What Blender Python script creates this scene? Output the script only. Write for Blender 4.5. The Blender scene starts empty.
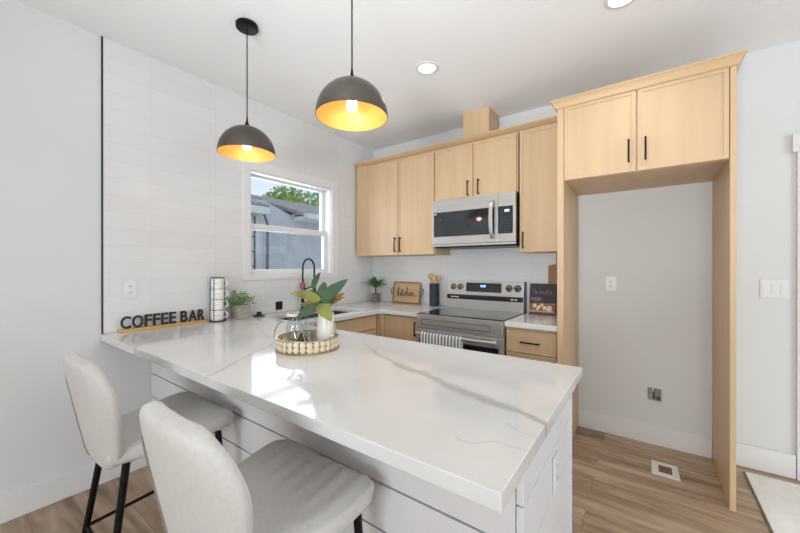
import bpy, bmesh, math, random
from mathutils import Vector, Matrix
random.seed(7)
S = bpy.context.scene
COL = S.collection
PI = math.pi

# ------------------------------------------------------------------ camera, world, light, exposure
cam_d = bpy.data.cameras.new('camera')
cam_d.sensor_width = 36.0
cam_d.lens = 341.25 / 800 * 36.0
cam_d.clip_start = 0.02
cam = bpy.data.objects.new('camera', cam_d)
COL.objects.link(cam)
cam.location = (2.711, -3.184, 1.332)
cam.rotation_euler = (math.radians(89.93), 0, math.radians(35.924))
S.camera = cam
S.view_settings.view_transform = 'Standard'
S.view_settings.look = 'None'
S.view_settings.gamma = 1.0
S.view_settings.use_curve_mapping = False
S.view_settings.exposure = -0.25
S.cycles.transparent_max_bounces = 24

w = bpy.data.worlds.new('sky')
S.world = w
w.use_nodes = True
nt = w.node_tree
bg = nt.nodes['Background']
tc = nt.nodes.new('ShaderNodeTexCoord')
nz = nt.nodes.new('ShaderNodeTexNoise')
nz.inputs['Scale'].default_value = 2.2
nz.inputs['Detail'].default_value = 6
rp = nt.nodes.new('ShaderNodeValToRGB')
rp.color_ramp.elements[0].position = 0.42
rp.color_ramp.elements[0].color = (0.36, 0.50, 0.68, 1)
rp.color_ramp.elements[1].position = 0.62
rp.color_ramp.elements[1].color = (0.56, 0.59, 0.62, 1)
nt.links.new(tc.outputs['Generated'], nz.inputs['Vector'])
nt.links.new(nz.outputs['Fac'], rp.inputs['Fac'])
nt.links.new(rp.outputs['Color'], bg.inputs['Color'])
bg.inputs['Strength'].default_value = 2.0


def area(name, loc, target, sx, sy, power, color=(1, 1, 1)):
    d = bpy.data.lights.new(name, 'AREA')
    d.shape = 'RECTANGLE'
    d.size, d.size_y, d.energy, d.color = sx, sy, power, color
    o = bpy.data.objects.new(name, d)
    COL.objects.link(o)
    o.location = loc
    o.rotation_euler = (Vector(target) - Vector(loc)).to_track_quat('-Z', 'Y').to_euler()
    return o


# daylight entering through the openings of the room (behind and to the right of the camera)
DAY = (0.94, 0.97, 1.0)
area('daylight_rear', (2.9, -6.60, 1.40), (2.9, 0, 1.6), 2.2, 1.3, 108, (0.95, 0.98, 1.0))
area('daylight_right', (5.98, -2.4, 1.35), (1.6, -1.4, 2.0), 1.8, 1.8, 54, (0.92, 0.965, 1.0))
# fill lamp added behind the camera to brighten the ceiling, like a bounced strobe
area('ceiling_bounce_fill', (2.5, -4.35, 1.2), (2.0, -2.3, 2.739), 0.5, 0.5, 25, (0.93, 0.97, 1.0)).data.spread = math.radians(88)
area('daylight_kitchen_window', (-0.35, -1.19, 1.75), (1.0, -1.25, 1.0), 0.85, 0.9, 13, (0.94, 0.97, 1.0))

# ------------------------------------------------------------------ materials


def new_mat(name):
    m = bpy.data.materials.new(name)
    m.use_nodes = True
    n = m.node_tree
    return m, n, n.nodes['Principled BSDF'], n.links


def lin(c):
    return tuple((x / 255 / 12.92) if x / 255 <= 0.04045 else ((x / 255 + 0.055) / 1.055) ** 2.4 for x in c)


def mat(name, rgb, rough=0.5, metal=0.0, var=0.06, scale=12.0, bump=0.0, stretch=(1, 1, 1), bscale=None,
        coat=0.0, spec=None, sheen=0.0, detail=3):
    """principled material whose colour wanders a little with noise; rgb in sRGB 0..255"""
    m, n, b, L = new_mat(name)
    c = lin(rgb)
    tc = n.nodes.new('ShaderNodeTexCoord')
    mp = n.nodes.new('ShaderNodeMapping')
    mp.inputs['Scale'].default_value = stretch
    L.new(tc.outputs['Object'], mp.inputs['Vector'])
    nz = n.nodes.new('ShaderNodeTexNoise')
    nz.inputs['Scale'].default_value = scale
    nz.inputs['Detail'].default_value = detail
    L.new(mp.outputs['Vector'], nz.inputs['Vector'])
    r = n.nodes.new('ShaderNodeValToRGB')
    r.color_ramp.elements[0].position = 0.3
    r.color_ramp.elements[1].position = 0.7
    r.color_ramp.elements[0].color = tuple(x * (1 - var) for x in c) + (1,)
    r.color_ramp.elements[1].color = tuple(min(1, x * (1 + var)) for x in c) + (1,)
    L.new(nz.outputs['Fac'], r.inputs['Fac'])
    L.new(r.outputs['Color'], b.inputs['Base Color'])
    b.inputs['Roughness'].default_value = rough
    b.inputs['Metallic'].default_value = metal
    b.inputs['Coat Weight'].default_value = coat
    if spec is not None:
        b.inputs['Specular IOR Level'].default_value = spec
    if sheen:
        b.inputs['Sheen Weight'].default_value = sheen
        b.inputs['Sheen Roughness'].default_value = 0.5
    if bump:
        nb = n.nodes.new('ShaderNodeTexNoise')
        nb.inputs['Scale'].default_value = bscale or scale
        nb.inputs['Detail'].default_value = 4
        L.new(mp.outputs['Vector'], nb.inputs['Vector'])
        bp = n.nodes.new('ShaderNodeBump')
        bp.inputs['Strength'].default_value = bump
        bp.inputs['Distance'].default_value = 0.01
        L.new(nb.outputs['Fac'], bp.inputs['Height'])
        L.new(bp.outputs['Normal'], b.inputs['Normal'])
    return m


def wood(name, rgb, rough=0.42, axis='z', var=0.055, grain=1.0):
    st = {'z': (9, 9, 0.7), 'x': (0.7, 9, 9), 'y': (9, 0.7, 9)}[axis]
    st = tuple(s * grain for s in st)
    m = mat(name, rgb, rough, 0, var, 2.2, 0.02, st, 14, detail=7)
    n = m.node_tree
    m2 = n.nodes.new('ShaderNodeTexNoise')
    m2.inputs['Scale'].default_value = 1.3
    tc = [k for k in n.nodes if k.type == 'TEX_COORD'][0]
    n.links.new(tc.outputs['Object'], m2.inputs['Vector'])
    b = n.nodes['Principled BSDF']
    src = b.inputs['Base Color'].links[0].from_socket
    hs = n.nodes.new('ShaderNodeHueSaturation')
    mr = n.nodes.new('ShaderNodeMapRange')
    mr.inputs['To Min'].default_value = 0.94
    mr.inputs['To Max'].default_value = 1.06
    n.links.new(m2.outputs['Fac'], mr.inputs['Value'])
    n.links.new(mr.outputs['Result'], hs.inputs['Value'])
    n.links.new(src, hs.inputs['Color'])
    n.links.new(hs.outputs['Color'], b.inputs['Base Color'])
    return m


def tile_mat(name, ax, off):
    """white glossy stacked tiles, 425 x 105 mm; ax = which axis runs along the wall"""
    m, n, b, L = new_mat(name)
    tc = n.nodes.new('ShaderNodeTexCoord')
    sp = n.nodes.new('ShaderNodeSeparateXYZ')
    L.new(tc.outputs['Object'], sp.inputs[0])
    cb = n.nodes.new('ShaderNodeCombineXYZ')
    for k, (src, o) in enumerate(((sp.outputs[ax], off[0]), (sp.outputs['Z'], off[1]))):
        ad = n.nodes.new('ShaderNodeMath')
        ad.operation = 'ADD'
        ad.inputs[1].default_value = o
        L.new(src, ad.inputs[0])
        L.new(ad.outputs[0], cb.inputs[k])
    br = n.nodes.new('ShaderNodeTexBrick')
    br.offset = 0
    br.squash = 1
    br.inputs['Scale'].default_value = 1
    br.inputs['Brick Width'].default_value = 0.425
    br.inputs['Row Height'].default_value = 0.1065
    br.inputs['Mortar Size'].default_value = 0.0016
    br.inputs['Mortar Smooth'].default_value = 0.35
    br.inputs['Color1'].default_value = lin((222, 222, 222)) + (1,)
    br.inputs['Color2'].default_value = lin((218, 218, 218)) + (1,)
    br.inputs['Mortar'].default_value = lin((208, 208, 208)) + (1,)
    L.new(cb.outputs[0], br.inputs['Vector'])
    L.new(br.outputs['Color'], b.inputs['Base Color'])
    b.inputs['Roughness'].default_value = 0.24
    nz = n.nodes.new('ShaderNodeTexNoise')
    nz.inputs['Scale'].default_value = 7
    L.new(cb.outputs[0], nz.inputs['Vector'])
    mx = n.nodes.new('ShaderNodeMath')
    mx.operation = 'MULTIPLY_ADD'
    mx.inputs[1].default_value = -0.8
    L.new(br.outputs['Fac'], mx.inputs[0])
    L.new(nz.outputs['Fac'], mx.inputs[2])
    bp = n.nodes.new('ShaderNodeBump')
    bp.inputs['Strength'].default_value = 0.16
    bp.inputs['Distance'].default_value = 0.008
    L.new(mx.outputs[0], bp.inputs['Height'])
    L.new(bp.outputs['Normal'], b.inputs['Normal'])
    return m


def floor_mat():
    m, n, b, L = new_mat('oak_plank_floor')
    tc = n.nodes.new('ShaderNodeTexCoord')
    br = n.nodes.new('ShaderNodeTexBrick')
    br.offset = 0.37
    br.inputs['Scale'].default_value = 1
    br.inputs['Brick Width'].default_value = 1.22
    br.inputs['Row Height'].default_value = 0.18
    br.inputs['Mortar Size'].default_value = 0.0011
    br.inputs['Mortar Smooth'].default_value = 0.2
    br.inputs['Bias'].default_value = 0.0
    br.inputs['Color1'].default_value = (0, 0, 0, 1)
    br.inputs['Color2'].default_value = (1, 1, 1, 1)
    br.inputs['Mortar'].default_value = (0.25, 0.25, 0.25, 1)
    L.new(tc.outputs['Object'], br.inputs['Vector'])
    # offset grain per plank
    va = n.nodes.new('ShaderNodeVectorMath')
    va.operation = 'MULTIPLY_ADD'
    va.inputs[1].default_value = (7.3, 3.1, 5.7)
    L.new(br.outputs['Color'], va.inputs[0])
    L.new(tc.outputs['Object'], va.inputs[2])
    mp = n.nodes.new('ShaderNodeMapping')
    mp.inputs['Scale'].default_value = (0.75, 5.5, 1)
    L.new(va.outputs[0], mp.inputs['Vector'])
    nz = n.nodes.new('ShaderNodeTexNoise')
    nz.inputs['Scale'].default_value = 2.4
    nz.inputs['Detail'].default_value = 5
    nz.inputs['Roughness'].default_value = 0.55
    nz.inputs['Distortion'].default_value = 0.5
    L.new(mp.outputs['Vector'], nz.inputs['Vector'])
    rp = n.nodes.new('ShaderNodeValToRGB')
    e = rp.color_ramp.elements
    e[0].position, e[0].color = 0.28, lin((112, 90, 71)) + (1,)
    e[1].position, e[1].color = 0.74, lin((198, 174, 148)) + (1,)
    k = e.new(0.5)
    k.color = lin((164, 138, 112)) + (1,)
    L.new(nz.outputs['Fac'], rp.inputs['Fac'])
    hs = n.nodes.new('ShaderNodeHueSaturation')
    mr = n.nodes.new('ShaderNodeMapRange')
    mr.inputs['To Min'].default_value = 0.82
    mr.inputs['To Max'].default_value = 1.12
    L.new(br.outputs['Color'], mr.inputs['Value'])
    L.new(mr.outputs['Result'], hs.inputs['Value'])
    L.new(rp.outputs['Color'], hs.inputs['Color'])
    mx = n.nodes.new('ShaderNodeMixRGB')
    mx.inputs['Color2'].default_value = lin((104, 84, 68)) + (1,)
    L.new(br.outputs['Fac'], mx.inputs['Fac'])
    L.new(hs.outputs['Color'], mx.inputs['Color1'])
    L.new(mx.outputs['Color'], b.inputs['Base Color'])
    b.inputs['Roughness'].default_value = 0.38
    bp = n.nodes.new('ShaderNodeBump')
    bp.inputs['Strength'].default_value = 0.08
    bp.inputs['Distance'].default_value = 0.004
    L.new(nz.outputs['Fac'], bp.inputs['Height'])
    L.new(bp.outputs['Normal'], b.inputs['Normal'])
    return m


# veins of the slab: polylines in plan (metres) with half width and strength
VEINS = [
    ([(1.354, -1.704), (1.61, -1.9)], 0.0045, 0.32),
    ([(1.61, -1.9), (1.842, -2.014)], 0.0105, 0.45),
    ([(1.842, -2.014), (2.037, -2.065), (2.181, -2.125)], 0.0180, 0.58),
    ([(2.181, -2.125), (2.317, -2.166), (2.404, -2.19)], 0.0195, 0.58),
    ([(2.404, -2.19), (2.50, -2.235)], 0.0105, 0.68),
    ([(1.361, -2.575), (1.302, -2.458), (1.213, -2.309), (1.128, -2.17), (0.95, -1.955)], 0.0045, 0.54),
    ([(0.70, -2.60), (0.528, -2.537), (0.479, -2.405), (0.501, -2.214)], 0.0037, 0.36),
    ([(0.501, -2.214), (0.514, -2.002), (0.411, -1.76), (0.333, -1.583)], 0.0065, 0.36),
    ([(2.328, -2.42), (2.365, -2.432), (2.421, -2.387), (2.50, -2.395)], 0.0030, 0.27),
    ([(2.419, -2.281), (2.453, -2.317), (2.50, -2.325)], 0.0030, 0.22),
    ([(0.631, -1.896), (0.929, -2.03)], 0.0030, 0.22),
    ([(1.25, -1.80), (1.55, -2.25), (1.8, -2.5)], 0.0023, 0.16),
    ([(0.72, -0.05), (0.80, -0.35), (0.70, -0.68)], 0.0045, 0.25),
    ([(1.9, -0.2), (2.05, -0.45), (2.2, -0.6)], 0.0037, 0.22),
]


def quartz_mat():
    m, n, b, L = new_mat('veined_white_quartz')
    tc = n.nodes.new('ShaderNodeTexCoord')
    nz = n.nodes.new('ShaderNodeTexNoise')
    nz.inputs['Scale'].default_value = 6
    nz.inputs['Detail'].default_value = 5
    L.new(tc.outputs['Object'], nz.inputs['Vector'])

    def vm(op, *a):
        k = n.nodes.new('ShaderNodeVectorMath')
        k.operation = op
        for i, v in enumerate(a):
            s = k.inputs[i] if op != 'SCALE' or i == 0 else k.inputs['Scale']
            if hasattr(v, 'is_output'):
                L.new(v, s)
            else:
                s.default_value = v
        return k

    def mm(op, *a, clamp=False):
        k = n.nodes.new('ShaderNodeMath')
        k.operation = op
        k.use_clamp = clamp
        for i, v in enumerate(a):
            if hasattr(v, 'is_output'):
                L.new(v, k.inputs[i])
            else:
                k.inputs[i].default_value = v
        return k.outputs[0]
    sub = vm('SUBTRACT', nz.outputs['Color'], (0.5, 0.5, 0.5)).outputs[0]
    sc = vm('SCALE', sub, 0.075).outputs[0]
    p = vm('ADD', tc.outputs['Object'], sc).outputs[0]
    p = vm('MULTIPLY', p, (1, 1, 0)).outputs[0]
    n2 = n.nodes.new('ShaderNodeTexNoise')
    n2.inputs['Scale'].default_value = 16
    n2.inputs['Detail'].default_value = 4
    L.new(tc.outputs['Object'], n2.inputs['Vector'])
    wob = mm('MULTIPLY_ADD', n2.outputs['Fac'], 1.6, 0.3)
    tot = None
    for pts, hw, st in VEINS:
        for (ax, ay), (bx, by) in zip(pts[:-1], pts[1:]):
            ab = Vector((bx - ax, by - ay, 0))
            pa = vm('SUBTRACT', p, (ax, ay, 0)).outputs[0]
            d = vm('DOT_PRODUCT', pa, tuple(ab / ab.length_squared)).outputs['Value']
            h = mm('MAXIMUM', mm('MINIMUM', d, 1.0), 0.0)
            cv = n.nodes.new('ShaderNodeCombineXYZ')
            L.new(h, cv.inputs[0])
            L.new(h, cv.inputs[1])
            q = vm('MULTIPLY', cv.outputs[0], tuple(ab)).outputs[0]
            ln = vm('LENGTH', vm('SUBTRACT', pa, q).outputs[0]).outputs['Value']
            r = mm('DIVIDE', ln, mm('MULTIPLY', wob, hw))
            v = mm('MULTIPLY', mm('SUBTRACT', 1.5, r, clamp=True), st)
            tot = v if tot is None else mm('MAXIMUM', tot, v)
    # faint cloudy ground
    n3 = n.nodes.new('ShaderNodeTexNoise')
    n3.inputs['Scale'].default_value = 2.4
    n3.inputs['Detail'].default_value = 5
    L.new(tc.outputs['Object'], n3.inputs['Vector'])
    r3 = n.nodes.new('ShaderNodeValToRGB')
    r3.color_ramp.elements[0].position = 0.35
    r3.color_ramp.elements[0].color = lin((212, 212, 211)) + (1,)
    r3.color_ramp.elements[1].position = 0.6
    r3.color_ramp.elements[1].color = lin((220, 220, 219)) + (1,)
    L.new(n3.outputs['Fac'], r3.inputs['Fac'])
    mx = n.nodes.new('ShaderNodeMixRGB')
    mx.inputs['Color2'].default_value = lin((160, 158, 154)) + (1,)
    L.new(tot, mx.inputs['Fac'])
    L.new(r3.outputs['Color'], mx.inputs['Color1'])
    L.new(mx.outputs['Color'], b.inputs['Base Color'])
    b.inputs['Roughness'].default_value = 0.09
    b.inputs['Specular IOR Level'].default_value = 0.55
    return m


def emis(name, rgb, strength):
    m, n, b, L = new_mat(name)
    b.inputs['Base Color'].default_value = lin(rgb) + (1,)
    b.inputs['Emission Color'].default_value = lin(rgb) + (1,)
    b.inputs['Emission Strength'].default_value = strength
    return m


def glass(name, tint=(1, 1, 1), rough=0.0, mixf=0.88):
    """thin clear glass: mostly see-through with a glossy surface"""
    m, n, b, L = new_mat(name)
    tr = n.nodes.new('ShaderNodeBsdfTransparent')
    tr.inputs['Color'].default_value = tint + (1,)
    gl = n.nodes.new('ShaderNodeBsdfGlossy')
    gl.inputs['Roughness'].default_value = rough
    lw = n.nodes.new('ShaderNodeLayerWeight')
    pw = n.nodes.new('ShaderNodeMath')
    pw.operation = 'POWER'
    pw.inputs[1].default_value = 4
    L.new(lw.outputs['Facing'], pw.inputs[0])
    fr = n.nodes.new('ShaderNodeMath')
    fr.operation = 'MULTIPLY_ADD'
    fr.inputs[1].default_value = 0.5
    fr.inputs[2].default_value = 0.04
    L.new(pw.outputs[0], fr.inputs[0])
    mx = n.nodes.new('ShaderNodeMixShader')
    L.new(fr.outputs[0], mx.inputs[0])
    L.new(tr.outputs[0], mx.inputs[1])
    L.new(gl.outputs[0], mx.inputs[2])
    L.new(mx.outputs[0], n.nodes['Material Output'].inputs['Surface'])
    return m


M = {}
M['wall'] = mat('wall_paint', (216, 217, 217), 0.75, var=0.012, scale=3, bump=0.02, bscale=180)
M['ceil'] = mat('ceiling_paint', (243, 243, 243), 0.85, var=0.01, scale=3)
M['trim'] = mat('white_trim_paint', (225, 225, 225), 0.4, var=0.01)
M['floor'] = floor_mat()
M['tileL'] = tile_mat('white_wall_tile', 'Y', (2.31 + 4.25, -0.929 + 1.065))
M['tileB'] = tile_mat('white_backsplash_tile', 'X', (-1.449 + 4.25, -0.929 + 1.065))
M['quartz'] = quartz_mat()
M['maple'] = wood('pale_maple', (207, 177, 140))
M['maple_dark'] = wood('maple_shadow_gap', (150, 108, 66))
M['maple_h'] = wood('pale_maple_horizontal', (204, 171, 131), axis='x')
M['black'] = mat('black_metal', (22, 22, 23), 0.38, 0.7, 0.1)
M['bronze'] = mat('dark_bronze_handle', (62, 50, 40), 0.35, 0.8, 0.1)
M['steel'] = mat('brushed_steel', (204, 202, 199), 0.31, 0.75, 0.07, 3, 0.01, (1, 1, 60), 20)
M['steel2'] = mat('brushed_steel_plain', (204, 202, 199), 0.33, 0.75, 0.05, 3, 0, (60, 60, 1))
M['chrome'] = mat('polished_metal', (215, 213, 210), 0.1, 1.0, 0.02)
M['blackglass'] = mat('black_glass', (16, 16, 18), 0.04, 0, 0.05, coat=0.5)
M['greyglass'] = mat('smoked_grey_glass', (40, 42, 46), 0.06, 0, 0.05, coat=0.6)
M['blackplastic'] = mat('black_plastic', (24, 24, 26), 0.35, 0, 0.08)
M['darkgrey'] = mat('dark_grey_plastic', (52, 52, 56), 0.4, 0, 0.08)
M['white'] = mat('white_plastic', (224, 224, 223), 0.35, 0, 0.01)
M['shiplap'] = mat('white_painted_boards', (220, 220, 221), 0.38, 0, 0.012)
M['gap'] = mat('board_gap', (150, 150, 150), 0.8, 0, 0.05)
M['fabric'] = mat('light_grey_woven_fabric', (198, 195, 191), 0.95, 0, 0.035, 75, 0.25, (1, 1, 1), 260, sheen=0.25, spec=0.1)
M['fabric_dk'] = mat('grey_seam', (134, 131, 127), 0.95, 0, 0.1, 60)
M['shade'] = mat('pendant_black_shell', (84, 78, 72), 0.36, 0.6, 0.12, 6)
M['gold'] = mat('pendant_gold_lining', (228, 174, 98), 0.5, 0.3, 0.10, 6)
M['bulb'] = emis('warm_bulb', (255, 222, 160), 12)
M['can'] = emis('downlight_lens', (255, 250, 240), 3.0)
M['pane'] = glass('window_glass')
M['clear'] = glass('clear_glass', (0.93, 0.95, 0.95), 0.02)
M['paper'] = mat('ceramic_white', (240, 239, 236), 0.25, 0, 0.01)
M['letters'] = mat('black_letters', (28, 27, 27), 0.5, 0, 0.08)
M['honey'] = wood('honey_wood', (206, 160, 96), axis='y')
M['rustic'] = wood('rustic_tan_wood', (196, 163, 124), axis='x', var=0.2, rough=0.7)
M['walnut'] = wood('brown_board', (150, 100, 62), axis='z', var=0.2)
M['spoon'] = wood('spoon_wood', (208, 172, 118), axis='z', var=0.1)
M['leaf'] = mat('succulent_green', (120, 156, 92), 0.5, 0, 0.45, 22)
M['palm'] = mat('palm_green', (84, 138, 62), 0.45, 0, 0.4, 30)
M['leafdk'] = mat('deep_green_leaf', (58, 86, 58), 0.34, 0, 0.35, 14)
M['leafyl'] = mat('yellow_green_leaf', (120, 126, 58), 0.4, 0, 0.4, 14)
M['leafbr'] = mat('brown_leaf_back', (150, 118, 66), 0.5, 0, 0.35, 20)
M['leafpale'] = mat('pale_leaf', (214, 216, 206), 0.5, 0, 0.1, 20)
M['stem'] = mat('brown_stem', (96, 76, 48), 0.7, 0, 0.2)
M['concrete'] = mat('grey_concrete_pot', (168, 162, 154), 0.85, 0, 0.2, 40, 0.3)
M['darkpot'] = mat('taupe_ribbed_pot', (122, 110, 106), 0.8, 0, 0.15, 30, 0.2)
M['cream'] = mat('cream_shell_disc', (222, 208, 182), 0.3, 0, 0.12, 30)
M['brass'] = mat('antique_brass', (178, 158, 122), 0.38, 0.8, 0.15)
M['vase'] = mat('white_ceramic_vase', (226, 221, 212), 0.3, 0, 0.04)
M['slate'] = mat('charcoal_board', (48, 47, 50), 0.6, 0, 0.2, 30)
M['chalk'] = mat('chalk_lettering', (186, 170, 172), 0.8, 0, 0.1)
M['rug'] = mat('pale_rug', (236, 234, 229), 0.95, 0, 0.05, 14, 0.3, (1, 1, 1), 200)
M['rugedge'] = mat('rug_edge', (128, 122, 114), 0.9, 0, 0.1)
M['sink'] = mat('dark_sink_composite', (70, 68, 70), 0.45, 0, 0.1)
M['stucco'] = mat('grey_stucco', (196, 197, 199), 0.9, 0, 0.07, 5, 0.2, bscale=90)
M['siding'] = mat('pale_siding', (206, 207, 209), 0.8, 0, 0.05)
M['shingle'] = mat('grey_shingle', (142, 142, 145), 0.9, 0, 0.35, 22, 0.3, (1, 0.4, 1), 30)
M['gutter'] = mat('white_gutter', (214, 216, 216), 0.5, 0, 0.02)
M['downpipe'] = mat('grey_downpipe', (112, 114, 120), .6)
M['grass'] = mat('yard_ground', (190, 190, 184), 0.9, 0, 0.2)
M['treeleaf'] = mat('tree_foliage', (150, 178, 92), 0.6, 0, 0.5, 2.5)
M['bark'] = mat('tree_bark', (92, 78, 62), 0.9, 0, 0.3)

# towel: white with grey vertical stripes
m_, n_, b_, L_ = new_mat('striped_towel')
tc_ = n_.nodes.new('ShaderNodeTexCoord')
wv = n_.nodes.new('ShaderNodeTexWave')
wv.bands_direction = 'X'
wv.inputs['Scale'].default_value = 10.5
wv.inputs['Distortion'].default_value = 0.15
L_.new(tc_.outputs['Object'], wv.inputs['Vector'])
rp_ = n_.nodes.new('ShaderNodeValToRGB')
rp_.color_ramp.elements[0].position, rp_.color_ramp.elements[0].color = 0.38, lin((118, 118, 124)) + (1,)
rp_.color_ramp.elements[1].position, rp_.color_ramp.elements[1].color = 0.6, lin((236, 235, 233)) + (1,)
L_.new(wv.outputs['Fac'], rp_.inputs['Fac'])
L_.new(rp_.outputs['Color'], b_.inputs['Base Color'])
b_.inputs['Roughness'].default_value = 0.95
M['towel'] = m_

# ------------------------------------------------------------------ mesh helpers


class MB:
    def __init__(self):
        self.bm = bmesh.new()

    def _new(self, before):
        return [v for v in self.bm.verts if v not in before]

    def box(self, x0, x1, y0, y1, z0, z1, bev=0.0, seg=2):
        bm = self.bm
        vs = [bm.verts.new((x, y, z)) for z in (z0, z1) for y in (y0, y1) for x in (x0, x1)]
        fs = [(0, 2, 3, 1), (4, 5, 7, 6), (0, 1, 5, 4), (2, 6, 7, 3), (0, 4, 6, 2), (1, 3, 7, 5)]
        faces = [bm.faces.new([vs[i] for i in f]) for f in fs]
        if bev:
            ed = list({e for f in faces for e in f.edges})
            bmesh.ops.bevel(bm, geom=ed, offset=bev, segments=seg, affect='EDGES', profile=0.5)
        return self

    def holed(self, outer, holes, axis, a0, a1, bev=0.0):
        """flat polygon with holes in the plane normal to axis, extruded from a0 to a1"""
        bm = bmesh.new()

        def P(u, v, a):
            return {'x': (a, u, v), 'y': (u, a, v), 'z': (u, v, a)}[axis]
        ed = []
        for loop in [outer] + list(holes):
            vs = [bm.verts.new(P(u, v, a1)) for u, v in loop]
            for i in range(len(vs)):
                ed.append(bm.edges.new((vs[i], vs[(i + 1) % len(vs)])))
        bmesh.ops.triangle_fill(bm, use_beauty=True, use_dissolve=False, edges=ed)
        bmesh.ops.dissolve_limit(bm, angle_limit=0.01, verts=bm.verts[:], edges=bm.edges[:])
        r = bmesh.ops.extrude_face_region(bm, geom=bm.faces[:])
        nv = [g for g in r['geom'] if isinstance(g, bmesh.types.BMVert)]
        d = {'x': (a0 - a1, 0, 0), 'y': (0, a0 - a1, 0), 'z': (0, 0, a0 - a1)}[axis]
        bmesh.ops.translate(bm, verts=nv, vec=d)
        bmesh.ops.recalc_face_normals(bm, faces=bm.faces[:])
        if bev:
            es = [e for e in bm.edges if len(e.link_faces) == 2 and e.calc_face_angle(0) > 0.5]
            bmesh.ops.bevel(bm, geom=es, offset=bev, segments=2, affect='EDGES', profile=0.5)
        self.join(bm)
        return self

    def join(self, bm):
        me = bpy.data.meshes.new('tmp')
        bm.to_mesh(me)
        bm.free()
        self.bm.from_mesh(me)
        bpy.data.meshes.remove(me)

    def lathe(self, prof, c=(0, 0, 0), seg=32, axis=(0, 0, 1), closed=False):
        """profile [(r,z)] turned around axis through c"""
        q = Vector((0, 0, 1)).rotation_difference(Vector(axis).normalized())
        bm = self.bm
        rings = []
        for r, z in prof:
            if r < 1e-6:
                rings.append([bm.verts.new(q @ Vector((0, 0, z)) + Vector(c))])
            else:
                rings.append([bm.verts.new(q @ Vector((r * math.cos(2 * PI * k / seg), r * math.sin(2 * PI * k / seg), z)) + Vector(c)) for k in range(seg)])
        pairs = list(zip(rings[:-1], rings[1:]))
        if closed:
            pairs.append((rings[-1], rings[0]))
        for A, B in pairs:
            for k in range(seg):
                a = [A[k % len(A)], A[(k + 1) % len(A)]] if len(A) > 1 else [A[0]]
                b = [B[(k + 1) % len(B)], B[k % len(B)]] if len(B) > 1 else [B[0]]
                if len(a) + len(b) >= 3:
                    bm.faces.new(a + b)
        return self

    def cyl(self, p0, p1, r0, r1=None, seg=20, bev=0.0):
        r1 = r0 if r1 is None else r1
        d = Vector(p1) - Vector(p0)
        h = d.length
        b = bev
        prof = [(0, 0), (r0 - b, 0)] + ([(r0, b), (r1, h - b)] if b else [(r1, h)]) + [(r1 - b, h), (0, h)]
        if not b:
            prof = [(0, 0), (r0, 0), (r1, h), (0, h)]
        return self.lathe(prof, p0, seg, d)

    def tube(self, path, r, seg=10, closed=False):
        bm = self.bm
        pts = [Vector(p) for p in path]
        n = len(pts)
        rs = r if hasattr(r, '__len__') else [r] * n
        rings = []
        up = None
        for i in range(n):
            a = pts[(i - 1) % n] if (closed or i > 0) else pts[i]
            b = pts[(i + 1) % n] if (closed or i < n - 1) else pts[i]
            t = (b - a).normalized()
            if up is None:
                up = Vector((0, 0, 1)) if abs(t.z) < 0.9 else Vector((1, 0, 0))
            s = t.cross(up)
            if s.length < 1e-5:
                s = t.cross(Vector((0.3, 0.7, 0.2)))
            s.normalize()
            up = s.cross(t).normalized()
            rings.append([bm.verts.new(pts[i] + rs[i] * (math.cos(2 * PI * k / seg) * s + math.sin(2 * PI * k / seg) * up)) for k in range(seg)])
        for i in range(n if closed else n - 1):
            A, B = rings[i], rings[(i + 1) % n]
            for k in range(seg):
                bm.faces.new((A[k], A[(k + 1) % seg], B[(k + 1) % seg], B[k]))
        if not closed:
            bm.faces.new(list(reversed(rings[0])))
            bm.faces.new(rings[-1])
        return self

    def sheet(self, P, th, nu, nv):
        """solid sheet around mid-surface P(s,t), s,t in -1..1; half thickness th(s,t)"""
        bm = self.bm
        g = {}
        for side in (1, -1):
            for j in range(nv + 1):
                for i in range(nu + 1):
                    s, t = -1 + 2 * i / nu, -1 + 2 * j / nv
                    e = 1e-3
                    ds = Vector(P(min(1, s + e), t)) - Vector(P(max(-1, s - e), t))
                    dt = Vector(P(s, min(1, t + e))) - Vector(P(s, max(-1, t - e)))
                    nn = ds.cross(dt).normalized()
                    g[side, i, j] = bm.verts.new(Vector(P(s, t)) + nn * side * th(s, t, side))
        for side in (1, -1):
            for j in range(nv):
                for i in range(nu):
                    f = [g[side, i, j], g[side, i + 1, j], g[side, i + 1, j + 1], g[side, i, j + 1]]
                    bm.faces.new(f if side == 1 else f[::-1])
        rim = [(i, 0) for i in range(nu)] + [(nu, j) for j in range(nv)] + [(i, nv) for i in range(nu, 0, -1)] + [(0, j) for j in range(nv, 0, -1)]
        for k in range(len(rim)):
            a, b = rim[k], rim[(k + 1) % len(rim)]
            bm.faces.new((g[(-1,) + a], g[(-1,) + b], g[(1,) + b], g[(1,) + a]))
        return self

    def prism(self, poly, axis, a0, a1, bev=0.0):
        return self.holed(poly, [], axis, a0, a1, bev)


def setp(o, label=None, cat=None, group=None, kind=None):
    for k, v in (('label', label), ('category', cat), ('group', group), ('kind', kind)):
        if v:
            o[k] = v
    return o


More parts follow.
